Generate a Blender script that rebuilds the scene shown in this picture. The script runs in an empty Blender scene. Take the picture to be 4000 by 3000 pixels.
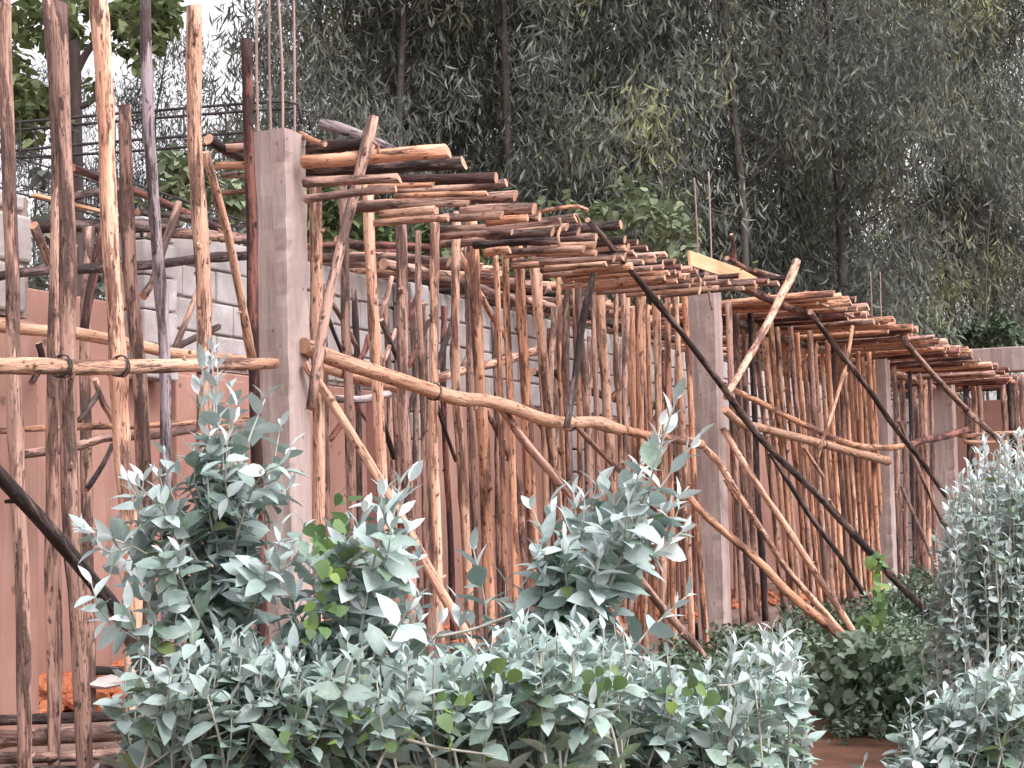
import bpy, math, random
import numpy as np
from mathutils import Vector, Matrix, noise as mnoise

random.seed(11)
rng = np.random.default_rng(5)
SC = bpy.context.scene
COL = SC.collection

# ------------------------------------------------------------------ camera
F = 7500.0                       # focal length in pixels of a 4000 px wide picture
HC = 1.2                         # eye height above the foot of the columns
PITCH = math.atan(543.0 / F)
ROLL = 0.024
fwd = Vector((0, math.cos(PITCH), math.sin(PITCH)))
R0 = Vector((1, 0, 0))
U0 = R0.cross(fwd)
RV = R0 * math.cos(ROLL) - U0 * math.sin(ROLL)
UV = R0 * math.sin(ROLL) + U0 * math.cos(ROLL)
CP = Vector((0, 0, HC))
cam_d = bpy.data.cameras.new('camera')
cam = bpy.data.objects.new('camera', cam_d)
COL.objects.link(cam)
m = Matrix((RV, UV, -fwd)).transposed().to_4x4()
m.translation = CP
cam.matrix_world = m
cam_d.sensor_width = 36.0
cam_d.lens = 36.0 * F / 4000.0
cam_d.clip_start = 0.05
cam_d.clip_end = 2000
SC.camera = cam

# ------------------------------------------------------------------ sky, sun, exposure
SUN_EL, SUN_AZ = math.radians(52), math.radians(128)      # azimuth clockwise from +Y
w = bpy.data.worlds.new('World')
SC.world = w
w.use_nodes = True
nt = w.node_tree
bg = nt.nodes['Background']
sky = nt.nodes.new('ShaderNodeTexSky')
sky.sky_type = 'NISHITA'
sky.sun_disc = False
sky.sun_elevation = SUN_EL
sky.sun_rotation = SUN_AZ
sky.dust_density = 4.0
sky.air_density = 1.0
hsv = nt.nodes.new('ShaderNodeHueSaturation')
hsv.inputs['Saturation'].default_value = 0.12            # overcast: a white veil of cloud
hsv.inputs['Value'].default_value = 1.7
nt.links.new(sky.outputs[0], hsv.inputs['Color'])
tc = nt.nodes.new('ShaderNodeTexCoord')
nz = nt.nodes.new('ShaderNodeTexNoise')
nz.inputs['Scale'].default_value = 3.0
nz.inputs['Detail'].default_value = 6
nt.links.new(tc.outputs['Generated'], nz.inputs['Vector'])
mr = nt.nodes.new('ShaderNodeMapRange')
mr.inputs['To Min'].default_value = 0.85
mr.inputs['To Max'].default_value = 1.15
nt.links.new(nz.outputs['Fac'], mr.inputs['Value'])
vm = nt.nodes.new('ShaderNodeVectorMath')
vm.operation = 'SCALE'
nt.links.new(hsv.outputs[0], vm.inputs[0])
nt.links.new(mr.outputs[0], vm.inputs['Scale'])
tint = nt.nodes.new('ShaderNodeMix')
tint.data_type = 'RGBA'
tint.blend_type = 'MULTIPLY'
tint.inputs[0].default_value = 1.0
nt.links.new(vm.outputs[0], tint.inputs[6])
tint.inputs[7].default_value = (1.0, 0.962, 0.985, 1)
nt.links.new(tint.outputs[2], bg.inputs['Color'])
bg.inputs['Strength'].default_value = 0.15

sl = bpy.data.lights.new('sun', 'SUN')
sl.energy = 1.0
sl.angle = math.radians(14)
sl.color = (1.0, 0.95, 0.9)
so = bpy.data.objects.new('sun', sl)
COL.objects.link(so)
sd = Vector((math.sin(SUN_AZ) * math.cos(SUN_EL), math.cos(SUN_AZ) * math.cos(SUN_EL), math.sin(SUN_EL)))
so.rotation_euler = sd.to_track_quat('Z', 'Y').to_euler()
so.location = (10, -10, 30)
SC.view_settings.view_transform = 'Standard'
SC.view_settings.look = 'None'
SC.view_settings.exposure = 0.62
SC.view_settings.gamma = 1
SC.cycles.max_bounces = 6
SC.cycles.diffuse_bounces = 3
SC.cycles.transmission_bounces = 3

# ------------------------------------------------------------------ building frame (s along the facade, d into the building, h up)
def ray(u, v):
    return (fwd * F + RV * (u - 2000.0) + UV * (1500.0 - v))

TH = math.atan(3105.0 / F)
E = Vector((math.sin(TH), math.cos(TH), 0))
N = Vector((-math.cos(TH), math.sin(TH), 0))
def ground_pt(u, v, h=0.0):
    r = ray(u, v)
    return CP + r * ((h - CP.z) / r.z)
_c2 = ground_pt(2832, 2590)
PLANE0 = _c2.dot(N) + 0.02
def pd(u, v, d):                        # the point of the vertical plane d metres behind the facade seen at photo position u, v
    r = ray(u, v)
    return CP + r * ((PLANE0 + d - CP.dot(N)) / r.dot(N))
ORG = pd(1111, 2500, 0.0)
ORG.z = 0
def W(s, d, h):
    return ORG + E * s + N * d + Vector((0, 0, h))
def to_s(p):
    return (p - ORG).dot(E)
def pz(u, v, z):                        # at forward distance z
    r = ray(u, v)
    return CP + r * (z / r.y)
FLOOR = 0.34
ROTZ = math.atan2(E.y, E.x)

# ------------------------------------------------------------------ materials
def newmat(name, rough=0.8, spec=0.25):
    mt = bpy.data.materials.new(name)
    mt.use_nodes = True
    b = mt.node_tree.nodes['Principled BSDF']
    b.inputs['Roughness'].default_value = rough
    b.inputs['Specular IOR Level'].default_value = spec
    return mt, mt.node_tree, b
def ramp(nt_, stops):
    r = nt_.nodes.new('ShaderNodeValToRGB')
    e = r.color_ramp.elements
    e[0].position, e[0].color = stops[0][0], (*stops[0][1], 1)
    e[1].position, e[1].color = stops[-1][0], (*stops[-1][1], 1)
    for p, c in stops[1:-1]:
        q = e.new(p)
        q.color = (*c, 1)
    return r
def mixrgb(nt_, fac, a, b, mode='MIX'):
    mx = nt_.nodes.new('ShaderNodeMix')
    mx.data_type = 'RGBA'
    mx.blend_type = mode
    for sock, val in ((0, fac), (6, a), (7, b)):
        if hasattr(val, 'is_linked') or isinstance(val, bpy.types.NodeSocket):
            nt_.links.new(val, mx.inputs[sock])
        elif sock == 0:
            mx.inputs[0].default_value = val
        else:
            mx.inputs[sock].default_value = (*val, 1)
    return mx.outputs[2]
def noise_node(nt_, vec, scale, detail=5, rough=0.6):
    n = nt_.nodes.new('ShaderNodeTexNoise')
    n.inputs['Scale'].default_value = scale
    n.inputs['Detail'].default_value = detail
    n.inputs['Roughness'].default_value = rough
    if vec is not None:
        nt_.links.new(vec, n.inputs['Vector'])
    return n.outputs['Fac']
def mapping(nt_, vec, scale):
    mp = nt_.nodes.new('ShaderNodeMapping')
    mp.inputs['Scale'].default_value = scale
    nt_.links.new(vec, mp.inputs['Vector'])
    return mp.outputs[0]
def objvec(nt_):
    t = nt_.nodes.new('ShaderNodeTexCoord')
    oi = nt_.nodes.new('ShaderNodeObjectInfo')
    ml = nt_.nodes.new('ShaderNodeMath')
    ml.operation = 'MULTIPLY'
    ml.inputs[1].default_value = 37.0
    nt_.links.new(oi.outputs['Random'], ml.inputs[0])
    ad = nt_.nodes.new('ShaderNodeVectorMath')
    ad.operation = 'ADD'
    nt_.links.new(t.outputs['Object'], ad.inputs[0])
    nt_.links.new(ml.outputs[0], ad.inputs[1])
    return ad.outputs[0], oi.outputs['Random']
def bump(nt_, b, h, strength, dist=0.01):
    bp = nt_.nodes.new('ShaderNodeBump')
    bp.inputs['Strength'].default_value = strength
    bp.inputs['Distance'].default_value = dist
    nt_.links.new(h, bp.inputs['Height'])
    nt_.links.new(bp.outputs[0], b.inputs['Normal'])

def wood(name, light, mid, bark, cover, edge=0.035, rough=0.75):
    """debarked pole: streaks along the stem, bark left in ragged patches (cover 0..1), dark knots"""
    mt, t, b = newmat(name, rough, 0.3)
    vec, rnd = objvec(t)
    st = noise_node(t, mapping(t, vec, (30, 30, 1.6)), 1.0, 7, 0.72)
    base = ramp(t, [(0.36, mid), (0.5, tuple((a + c) / 2 for a, c in zip(mid, light))), (0.62, light)])
    t.links.new(st, base.inputs[0])
    pt = noise_node(t, mapping(t, vec, (13, 13, 2.0)), 1.0, 8, 0.68)
    th = 0.66 - 0.32 * cover
    pm = ramp(t, [(max(th - edge, 0), (0, 0, 0)), (th + edge, (1, 1, 1))])
    t.links.new(pt, pm.inputs[0])
    fine = noise_node(t, mapping(t, vec, (60, 60, 9)), 1.0, 4, 0.7)
    bk = ramp(t, [(0.25, tuple(c * 0.45 for c in bark)), (0.52, bark), (0.75, tuple(min(1, c * 1.75) for c in bark))])
    t.links.new(fine, bk.inputs[0])
    c1 = mixrgb(t, pm.outputs[0], base.outputs[0], bk.outputs[0])
    vo = t.nodes.new('ShaderNodeTexVoronoi')
    vo.inputs['Scale'].default_value = 1.0
    vo.inputs['Randomness'].default_value = 1.0
    wv = t.nodes.new('ShaderNodeVectorMath')
    wv.operation = 'MULTIPLY_ADD'
    nn_ = t.nodes.new('ShaderNodeTexNoise')
    nn_.inputs['Scale'].default_value = 14.0
    t.links.new(vec, nn_.inputs['Vector'])
    t.links.new(nn_.outputs['Color'], wv.inputs[0])
    wv.inputs[1].default_value = (0.9, 0.9, 0.9)
    t.links.new(mapping(t, vec, (11, 11, 4.0)), wv.inputs[2])
    t.links.new(wv.outputs[0], vo.inputs['Vector'])
    kn = ramp(t, [(0.05, (1, 1, 1)), (0.17, (0, 0, 0))])
    t.links.new(vo.outputs['Distance'], kn.inputs[0])
    c2 = mixrgb(t, kn.outputs[0], c1, tuple(c * 0.28 for c in bark))
    fl = ramp(t, [(0.60, (0, 0, 0)), (0.66, (1, 1, 1))])
    t.links.new(noise_node(t, mapping(t, vec, (48, 48, 16)), 1.0, 3, 0.6), fl.inputs[0])
    c2 = mixrgb(t, fl.outputs[0], c2, tuple(c * 0.6 for c in bark))
    cr = ramp(t, [(0.485, (0, 0, 0)), (0.5, (1, 1, 1)), (0.515, (0, 0, 0))])
    t.links.new(noise_node(t, mapping(t, vec, (26, 26, 0.9)), 1.0, 5, 0.6), cr.inputs[0])
    c2 = mixrgb(t, cr.outputs[0], c2, tuple(c * 0.5 for c in bark))
    vr = t.nodes.new('ShaderNodeMapRange')
    vr.inputs['To Min'].default_value = 0.72
    vr.inputs['To Max'].default_value = 1.18
    t.links.new(rnd, vr.inputs['Value'])
    hs = t.nodes.new('ShaderNodeHueSaturation')
    t.links.new(vr.outputs[0], hs.inputs['Value'])
    t.links.new(c2, hs.inputs['Color'])
    t.links.new(hs.outputs[0], b.inputs['Base Color'])
    ad = t.nodes.new('ShaderNodeMath')
    ad.operation = 'ADD'
    t.links.new(pm.outputs[0], ad.inputs[0])
    t.links.new(fine, ad.inputs[1])
    bump(t, b, ad.outputs[0], 0.9, 0.010)
    return mt
M = {}
M['T'] = wood('peeled_pale_wood', (0.80, 0.53, 0.39), (0.53, 0.265, 0.175), (0.22, 0.115, 0.09), 0.30)
M['O'] = wood('peeled_orange_wood', (0.70, 0.40, 0.26), (0.44, 0.19, 0.11), (0.18, 0.085, 0.065), 0.32)
M['S'] = wood('smooth_peeled_wood', (0.68, 0.43, 0.30), (0.52, 0.28, 0.185), (0.30, 0.14, 0.08), 0.0)
M['B'] = wood('brown_bark_wood', (0.56, 0.355, 0.285), (0.33, 0.185, 0.145), (0.155, 0.094, 0.08), 0.42)
M['D'] = wood('dark_bark_wood', (0.24, 0.165, 0.15), (0.095, 0.062, 0.058), (0.037, 0.025, 0.025), 0.55)
M['G'] = wood('grey_weathered_wood', (0.50, 0.42, 0.45), (0.30, 0.235, 0.25), (0.11, 0.075, 0.075), 0.40)
M['R'] = wood('red_brown_wood', (0.33, 0.14, 0.11), (0.17, 0.065, 0.055), (0.06, 0.03, 0.028), 0.5)

mt, t, b = newmat('cut_end_wood', 0.85)
v_, r_ = objvec(t)
rr = ramp(t, [(0.3, (0.36, 0.19, 0.13)), (0.7, (0.60, 0.37, 0.26))])
t.links.new(noise_node(t, v_, 40, 4), rr.inputs[0])
t.links.new(rr.outputs[0], b.inputs['Base Color'])
M['END'] = mt

def simple(name, a, c, scale, rough=0.85, bs=0.4, bd=0.01, detail=6, sc3=(1, 1, 1), big=None, spec=0.2, pits=None):
    mt, t, b = newmat(name, rough, spec)
    v_, r_ = objvec(t)
    vv = mapping(t, v_, sc3)
    f = noise_node(t, vv, scale, detail)
    rr = ramp(t, [(0.3, a), (0.7, c)])
    t.links.new(f, rr.inputs[0])
    out = rr.outputs[0]
    if big:
        f2 = noise_node(t, vv, big[0], 4, 0.5)
        rm = ramp(t, [(0.35, (0, 0, 0)), (0.75, (1, 1, 1))])
        t.links.new(f2, rm.inputs[0])
        out = mixrgb(t, rm.outputs[0], out, big[1])
    if pits:                              # air holes, run marks and mud splash
        vo = t.nodes.new('ShaderNodeTexVoronoi')
        vo.inputs['Scale'].default_value = pits
        t.links.new(v_, vo.inputs['Vector'])
        pm = ramp(t, [(0.06, (1, 1, 1)), (0.13, (0, 0, 0))])
        t.links.new(vo.outputs['Distance'], pm.inputs[0])
        out = mixrgb(t, pm.outputs[0], out, tuple(q * .45 for q in a))
        st = noise_node(t, mapping(t, v_, (7, 7, .5)), 1.0, 7, 0.7)
        sm = ramp(t, [(0.52, (0, 0, 0)), (0.70, (.75, .75, .75))])
        t.links.new(st, sm.inputs[0])
        out = mixrgb(t, sm.outputs[0], out, tuple(q * .62 for q in a))
        lt = noise_node(t, mapping(t, v_, (3, 3, 2)), 1.0, 9, 0.75)
        lm = ramp(t, [(0.55, (0, 0, 0)), (0.72, (.6, .6, .6))])
        t.links.new(lt, lm.inputs[0])
        out = mixrgb(t, lm.outputs[0], out, tuple(min(1, q * 1.25) for q in c))
    t.links.new(out, b.inputs['Base Color'])
    bump(t, b, f, bs, bd)
    return mt
M['concrete'] = simple('rough_concrete', (0.31, 0.242, 0.222), (0.475, 0.38, 0.352), 9, 0.9, 0.9, 0.015, 10, (1.6, 1.6, 0.22), (1.6, (0.31, 0.225, 0.207)), pits=14)
M['block'] = simple('grey_block', (0.32, 0.30, 0.305), (0.50, 0.475, 0.48), 9, 0.95, 0.8, 0.014, 9, (1, 1, 1), (1.7, (0.31, 0.26, 0.245)))
M['mortar'] = simple('rough_mortar', (0.20, 0.155, 0.14), (0.36, 0.27, 0.24), 18, 0.95, 0.9, 0.02)
M['plaster'] = simple('terracotta_plaster', (0.33, 0.185, 0.15), (0.41, 0.245, 0.205), 3.0, 0.9, 0.35, 0.012, 9, (1, 1, 1), (0.8, (0.29, 0.145, 0.115)), pits=5)
M['earth'] = simple('red_earth', (0.16, 0.075, 0.05), (0.30, 0.15, 0.10), 5, 0.95, 0.8, 0.05, 10, (1, 1, 1), (0.5, (0.10, 0.075, 0.045)))
M['slab'] = simple('dusty_floor', (0.14, 0.09, 0.075), (0.25, 0.165, 0.14), 4, 0.95, 0.6, 0.03, 8)
M['rubble'] = simple('orange_rubble', (0.32, 0.10, 0.05), (0.55, 0.20, 0.10), 9, 0.9, 0.6, 0.02)
M['stone'] = simple('pale_stone', (0.40, 0.36, 0.34), (0.60, 0.56, 0.54), 9, 0.9, 0.6, 0.02)
M['rebar'] = simple('rusty_steel', (0.22, 0.14, 0.11), (0.42, 0.32, 0.29), 30, 0.6, 0.5, 0.003, 4, (1, 1, 0.1))
M['steel'] = simple('dark_steel', (0.025, 0.024, 0.027), (0.07, 0.06, 0.06), 30, 0.5, 0.5, 0.003, 4)
M['plank'] = simple('new_plank', (0.58, 0.32, 0.17), (0.76, 0.48, 0.30), 4, 0.7, 0.3, 0.004, 6, (0.6, 9, 9))
M['trunk'] = simple('eucalyptus_bark', (0.05, 0.047, 0.042), (0.13, 0.11, 0.10), 5, 0.9, 0.7, 0.03, 6, (1, 1, 0.2))
M['dtrunk'] = simple('dark_tree_bark', (0.035, 0.027, 0.027), (0.10, 0.075, 0.07), 6, 0.9, 0.7, 0.03, 6, (1, 1, 0.2))
M['twig'] = simple('pale_green_stem', (0.22, 0.24, 0.19), (0.42, 0.40, 0.36), 12, 0.7, 0.2, 0.002, 3, (1, 1, 0.3))
M['bark_tie'] = simple('bark_strip', (0.25, 0.14, 0.10), (0.50, 0.32, 0.24), 20, 0.8, 0.3, 0.002)

def leafmat(name, stops, rough=0.5, trans=0.25, spec=0.35):
    mt, t, b = newmat(name, rough, spec)
    at = t.nodes.new('ShaderNodeAttribute')
    at.attribute_name = 'tone'
    oi = t.nodes.new('ShaderNodeObjectInfo')
    r = ramp(t, stops)
    tcc = t.nodes.new('ShaderNodeTexCoord')
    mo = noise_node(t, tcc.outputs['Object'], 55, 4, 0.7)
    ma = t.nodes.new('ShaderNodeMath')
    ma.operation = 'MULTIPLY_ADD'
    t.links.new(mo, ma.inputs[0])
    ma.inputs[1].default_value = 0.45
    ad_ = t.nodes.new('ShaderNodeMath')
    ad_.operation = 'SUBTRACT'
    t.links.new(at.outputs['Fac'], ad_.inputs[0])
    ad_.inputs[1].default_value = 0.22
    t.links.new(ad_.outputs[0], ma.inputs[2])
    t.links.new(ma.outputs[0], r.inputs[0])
    vr = t.nodes.new('ShaderNodeMapRange')
    vr.inputs['To Min'].default_value = 0.85
    vr.inputs['To Max'].default_value = 1.15
    t.links.new(oi.outputs['Random'], vr.inputs['Value'])
    hs = t.nodes.new('ShaderNodeHueSaturation')
    t.links.new(vr.outputs[0], hs.inputs['Value'])
    t.links.new(r.outputs[0], hs.inputs['Color'])
    t.links.new(hs.outputs[0], b.inputs['Base Color'])
    tr = t.nodes.new('ShaderNodeBsdfTranslucent')
    t.links.new(hs.outputs[0], tr.inputs['Color'])
    ms = t.nodes.new('ShaderNodeMixShader')
    ms.inputs[0].default_value = trans
    out = t.nodes['Material Output']
    t.links.new(b.outputs[0], ms.inputs[1])
    t.links.new(tr.outputs[0], ms.inputs[2])
    t.links.new(ms.outputs[0], out.inputs['Surface'])
    return mt
M['euc'] = leafmat('hanging_eucalyptus_leaves', [(0.0, (0.095, 0.102, 0.093)), (0.5, (0.150, 0.163, 0.142)), (0.84, (0.215, 0.235, 0.19)), (0.93, (0.22, 0.235, 0.13)), (1.0, (0.28, 0.30, 0.15))], 0.55, 0.35)
M['euc2'] = leafmat('darker_eucalyptus_leaves', [(0.0, (0.07, 0.077, 0.073)), (0.6, (0.125, 0.135, 0.122)), (1.0, (0.20, 0.215, 0.18))], 0.55, 0.25)
M['silver'] = leafmat('silver_blue_leaves', [(0.0, (0.17, 0.23, 0.08)), (0.08, (0.14, 0.22, 0.14)), (0.25, (0.25, 0.345, 0.305)), (0.65, (0.43, 0.525, 0.515)), (1.0, (0.76, 0.81, 0.82))], 0.5, 0.15, 0.4)
M['green'] = leafmat('round_green_leaves', [(0.0, (0.055, 0.11, 0.04)), (0.7, (0.11, 0.19, 0.07)), (1.0, (0.20, 0.30, 0.07))], 0.5, 0.25)
M['broad'] = leafmat('broad_green_leaves', [(0.0, (0.045, 0.065, 0.028)), (0.6, (0.10, 0.135, 0.055)), (1.0, (0.23, 0.27, 0.13))], 0.5, 0.3)
M['pale'] = leafmat('pale_green_leaves', [(0.0, (0.08, 0.11, 0.06)), (0.6, (0.17, 0.21, 0.12)), (1.0, (0.34, 0.40, 0.25))], 0.5, 0.25)
M['under'] = leafmat('undergrowth_leaves', [(0.0, (0.045, 0.075, 0.04)), (0.6, (0.11, 0.16, 0.10)), (1.0, (0.26, 0.33, 0.26))], 0.5, 0.2)

# ------------------------------------------------------------------ mesh helpers
def link(name, me, mats, parent=None, mw=None):
    o = bpy.data.objects.new(name, me)
    for q in mats:
        me.materials.append(q)
    COL.objects.link(o)
    if parent is not None:
        o.parent = parent
        if mw is not None:
            o.matrix_parent_inverse = Matrix.Identity(4)
            o.matrix_local = parent.matrix_world.inverted() @ mw
    elif mw is not None:
        o.matrix_world = mw
    return o
def tag(o, label=None, cat=None, group=None, kind=None):
    if label: o['label'] = label
    if cat: o['category'] = cat
    if group: o['group'] = group
    if kind: o['kind'] = kind
    return o
def empty(name, loc, label, cat, group=None, rot=0):
    o = bpy.data.objects.new(name, None)
    COL.objects.link(o)
    o.matrix_world = Matrix.Translation(loc) @ Matrix.Rotation(rot, 4, 'Z')
    return tag(o, label, cat, group)
def crom(pts, n):
    """n samples along a Catmull-Rom curve through pts, even in chord length"""
    P = [Vector(p) for p in pts]
    if len(P) == 2:
        return [P[0].lerp(P[1], i / (n - 1)) for i in range(n)]
    Q = [P[0] * 2 - P[1]] + P + [P[-1] * 2 - P[-2]]
    L = [0]
    for i in range(len(P) - 1):
        L.append(L[-1] + (P[i + 1] - P[i]).length)
    out = []
    for k in range(n):
        x = L[-1] * k / (n - 1)
        i = 0
        while i < len(P) - 2 and x > L[i + 1]: i += 1
        tt = (x - L[i]) / max(L[i + 1] - L[i], 1e-6)
        a, b_, c, d_ = Q[i], Q[i + 1], Q[i + 2], Q[i + 3]
        out.append(0.5 * ((2 * b_) + (c - a) * tt + (2 * a - 5 * b_ + 4 * c - d_) * tt * tt + (3 * b_ - a - 3 * c + d_) * tt ** 3))
    return out
def tube_geo(path, radii, sides=10, rough=0.0, cap=True, seed=0):
    """ring mesh along path; returns verts, faces, end-face indices"""
    vs, fs = [], []
    n = len(path)
    up = None
    for i, p in enumerate(path):
        tg = (path[min(i + 1, n - 1)] - path[max(i - 1, 0)]).normalized()
        if up is None:
            a = Vector((0, 0, 1)) if abs(tg.z) < 0.9 else Vector((1, 0, 0))
            up = tg.cross(a).normalized()
        up = (up - tg * up.dot(tg)).normalized()
        sd_ = tg.cross(up)
        for k in range(sides):
            an = 2 * math.pi * k / sides
            q = 1.0
            if rough:
                q += rough * mnoise.noise(Vector((math.cos(an) * 1.1 + seed * 7.3, math.sin(an) * 1.1, i * 0.55 + seed)))
                q += rough * 0.6 * mnoise.noise(Vector((math.cos(an) * 2.4 + seed * 3.1, math.sin(an) * 2.4, i * 1.7 + seed)))
            vs.append(p + (up * math.cos(an) + sd_ * math.sin(an)) * radii[i] * q)
    for i in range(n - 1):
        for k in range(sides):
            a = i * sides + k
            b_ = i * sides + (k + 1) % sides
            fs.append((a, b_, b_ + sides, a + sides))
    ends = []
    if cap:
        ends = [len(fs), len(fs) + 1]
        fs.append(tuple(range(sides - 1, -1, -1)))
        fs.append(tuple(range((n - 1) * sides, n * sides)))
    return vs, fs, ends
POLES = []
def pole_mesh(name, P, r0, r1, mat, rough=0.20, wob=0.012, sides=10, step=0.11, knots=True, parent=None, kn_seed=None):
    """a pole as ONE mesh in its own frame: origin at the foot, local Z along the stem"""
    base, top = P[0], P[-1]
    L = (top - base).length
    n = max(6, min(48, int(L / step)))
    path = crom(P, n)
    sdn = random.random() * 90
    for i, p in enumerate(path):
        x = i * step * 1.3
        path[i] = p + Vector((mnoise.noise(Vector((x, sdn, 1))), mnoise.noise(Vector((x, sdn, 7))), mnoise.noise(Vector((x, sdn, 13))))) * wob
    rad = []
    for i in range(n):
        q = i / (n - 1)
        r = r0 + (r1 - r0) * q
        r *= 1 + 0.09 * mnoise.noise(Vector((i * 0.35, sdn, 3)))
        if knots and random.random() < 0.07: r *= 1.16
        rad.append(r)
    z = (top - base).normalized()
    q4 = z.to_track_quat('Z', 'X').to_matrix().to_4x4()
    q4.translation = base
    inv = q4.inverted()
    loc = [inv @ p for p in path]
    vs, fs, ends = tube_geo(loc, rad, sides, rough, True, sdn)
    for _ in range(random.choice((1, 2, 3)) if L > 1.0 else 0):      # stubs of trimmed side branches
        i = random.randrange(2, n - 2)
        an = random.uniform(0, 6.28)
        o_ = Vector((math.cos(an), math.sin(an), 0))
        rr_ = rad[i]
        a_, b2, c2 = tube_geo([loc[i] + o_ * rr_ * .5, loc[i] + o_ * rr_ * 1.1 + Vector((0, 0, rr_ * .3)), loc[i] + o_ * rr_ * random.uniform(1.35, 1.9) + Vector((0, 0, rr_ * .7))], [rr_ * .42, rr_ * .3, rr_ * .22], 6, .1)
        off = len(vs)
        vs = vs + a_
        fs = fs + [tuple(q + off for q in f) for f in b2]
    # cut ends not quite square
    for k in range(sides):
        vs[k] = vs[k] + Vector((0, 0, vs[k].x * random.uniform(-0.25, 0.25)))
    tl = random.uniform(-0.45, 0.45)
    for k in range((n - 1) * sides, n * sides):
        vs[k] = vs[k] + Vector((0, 0, (vs[k].x - loc[-1].x) * tl))
    me = bpy.data.meshes.new(name)
    me.from_pydata([tuple(v) for v in vs], [], fs)
    me.polygons.foreach_set('use_smooth', [True] * len(fs))
    for e_ in ends:
        me.polygons[e_].use_smooth = False
    me.polygons.foreach_set('material_index', [1 if i in ends else 0 for i in range(len(fs))])
    return link(name, me, [M[mat], M['END']], parent, q4)
def box_geo(cx, cy, cz, sx, sy, sz, jit=0.0):
    vs = []
    for x in (-1, 1):
        for y in (-1, 1):
            for z in (-1, 1):
                vs.append(Vector((cx + x * sx / 2 + random.uniform(-jit, jit), cy + y * sy / 2 + random.uniform(-jit, jit), cz + z * sz / 2 + random.uniform(-jit, jit))))
    fs = [(0, 1, 3, 2), (4, 6, 7, 5), (0, 4, 5, 1), (2, 3, 7, 6), (0, 2, 6, 4), (1, 5, 7, 3)]
    return vs, fs
class MB:
    def __init__(s): s.v, s.f, s.mi = [], [], []
    def add(s, vs, fs, mi=0):
        o = len(s.v)
        s.v += list(vs)
        s.f += [tuple(i + o for i in f) for f in fs]
        s.mi += [mi] * len(fs)
    def box(s, *a, jit=0.0, mi=0): s.add(*box_geo(*a, jit=jit), mi)
    def tube(s, path, radii, sides=8, rough=0.0, mi=0, seed=0):
        a, b_, _ = tube_geo(path, radii, sides, rough, True, seed)
        s.add(a, b_, mi)
    def build(s, name, mats, parent=None, mw=None, smooth=False, bevel=0):
        me = bpy.data.meshes.new(name)
        me.from_pydata([tuple(v) for v in s.v], [], s.f)
        me.polygons.foreach_set('material_index', s.mi)
        if smooth: me.polygons.foreach_set('use_smooth', [True] * len(s.f))
        o = link(name, me, mats, parent, mw)
        if bevel:
            bm_ = o.modifiers.new('bevel', 'BEVEL')
            bm_.width = bevel
            bm_.segments = 2
        return o
FR = Matrix((E, N, Vector((0, 0, 1)))).transposed().to_4x4()     # building frame as a matrix: x = s, y = d, z = h
FR.translation = ORG

# ------------------------------------------------------------------ ground, floor
def ground_h(x, y):
    dcam = y
    k = min(1.0, max(0.0, (7.5 - dcam) / 5.0))
    h = -0.45 * k * k
    return h + 0.05 * mnoise.noise(Vector((x * 0.5, y * 0.5, 0))) - 0.03
xs = np.concatenate([np.linspace(-300, -22, 12), np.linspace(-20, 20, 90), np.linspace(22, 300, 12)])
ys = np.concatenate([np.linspace(-60, -3, 8), np.linspace(-2, 45, 100), np.linspace(48, 600, 14)])
mb = MB()
for y in ys:
    for x in xs:
        mb.v.append(Vector((x, y, ground_h(x, y))))
nx = len(xs)
for j in range(len(ys) - 1):
    for i in range(nx - 1):
        a = j * nx + i
        mb.f.append((a, a + 1, a + 1 + nx, a + nx))
        mb.mi.append(0)
tag(mb.build('ground', [M['earth']], smooth=True), kind='structure')
mb = MB()
mb.box(8.0, 3.2, FLOOR / 2 - 0.15, 34.0, 6.1, FLOOR + 0.3)
tag(mb.build('floor', [M['slab']], mw=FR, bevel=0.03), kind='structure')

# ------------------------------------------------------------------ back wall, pier and far wing
def block_courses(mb, s0, s1, h0, h1, d, thick, bh=0.21, bl=0.41, facing='n', skip=None):
    """rows of separate concrete blocks with open joints in front of a mortar core"""
    k = 0
    h = h0
    while h < h1 - 0.05:
        hh = min(bh, h1 - h)
        s = s0 - (bl / 2 if k % 2 else 0)
        while s < s1:
            a, b_ = max(s, s0), min(s + bl, s1)
            if b_ - a > 0.05 and not (skip and skip((a + b_) / 2, h + hh / 2)):
                g = random.uniform(0.008, 0.016)
                jd = random.uniform(-0.006, 0.006)
                if facing == 'n':
                    mb.box((a + b_) / 2, d + jd, h + hh / 2, b_ - a - g, thick, hh - g, jit=0.004)
                else:
                    mb.box(d + jd, (a + b_) / 2, h + hh / 2, thick, b_ - a - g, hh - g, jit=0.004)
            s += bl
        h += bh
        k += 1
DW = 1.9
sL = to_s(pd(-120, 1500, DW))
s_open = to_s(pd(575, 1200, DW))
s_pier0 = to_s(pd(150, 1200, DW))
SE = 19.5
wall = empty('back_wall', W(0, DW + 0.1, FLOOR), 'long inner wall of terracotta plaster with bare grey blocks along the top', 'wall', rot=ROTZ)
mb = MB()
mb.box((sL + s_open) / 2, DW + 0.1, (FLOOR + 2.56) / 2, s_open - sL, 0.2, 2.56 - FLOOR)
mb.box((s_open + SE) / 2 + 0.001, DW + 0.1, (FLOOR + 2.22) / 2, SE - s_open, 0.2, 2.22 - FLOOR)
mb.build('plaster', [M['plaster']], wall, FR, bevel=0.012)
mb = MB()
block_courses(mb, s_open, 10.5, 2.25, 3.1, DW + 0.1, 0.19, skip=lambda s, h: 3.55 < s < 3.95 and False)
block_courses(mb, 10.5, SE, 2.25, 3.1, DW + 0.1, 0.19)
mb.build('block_courses', [M['block']], wall, FR, bevel=0.012)
mb = MB()
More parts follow.
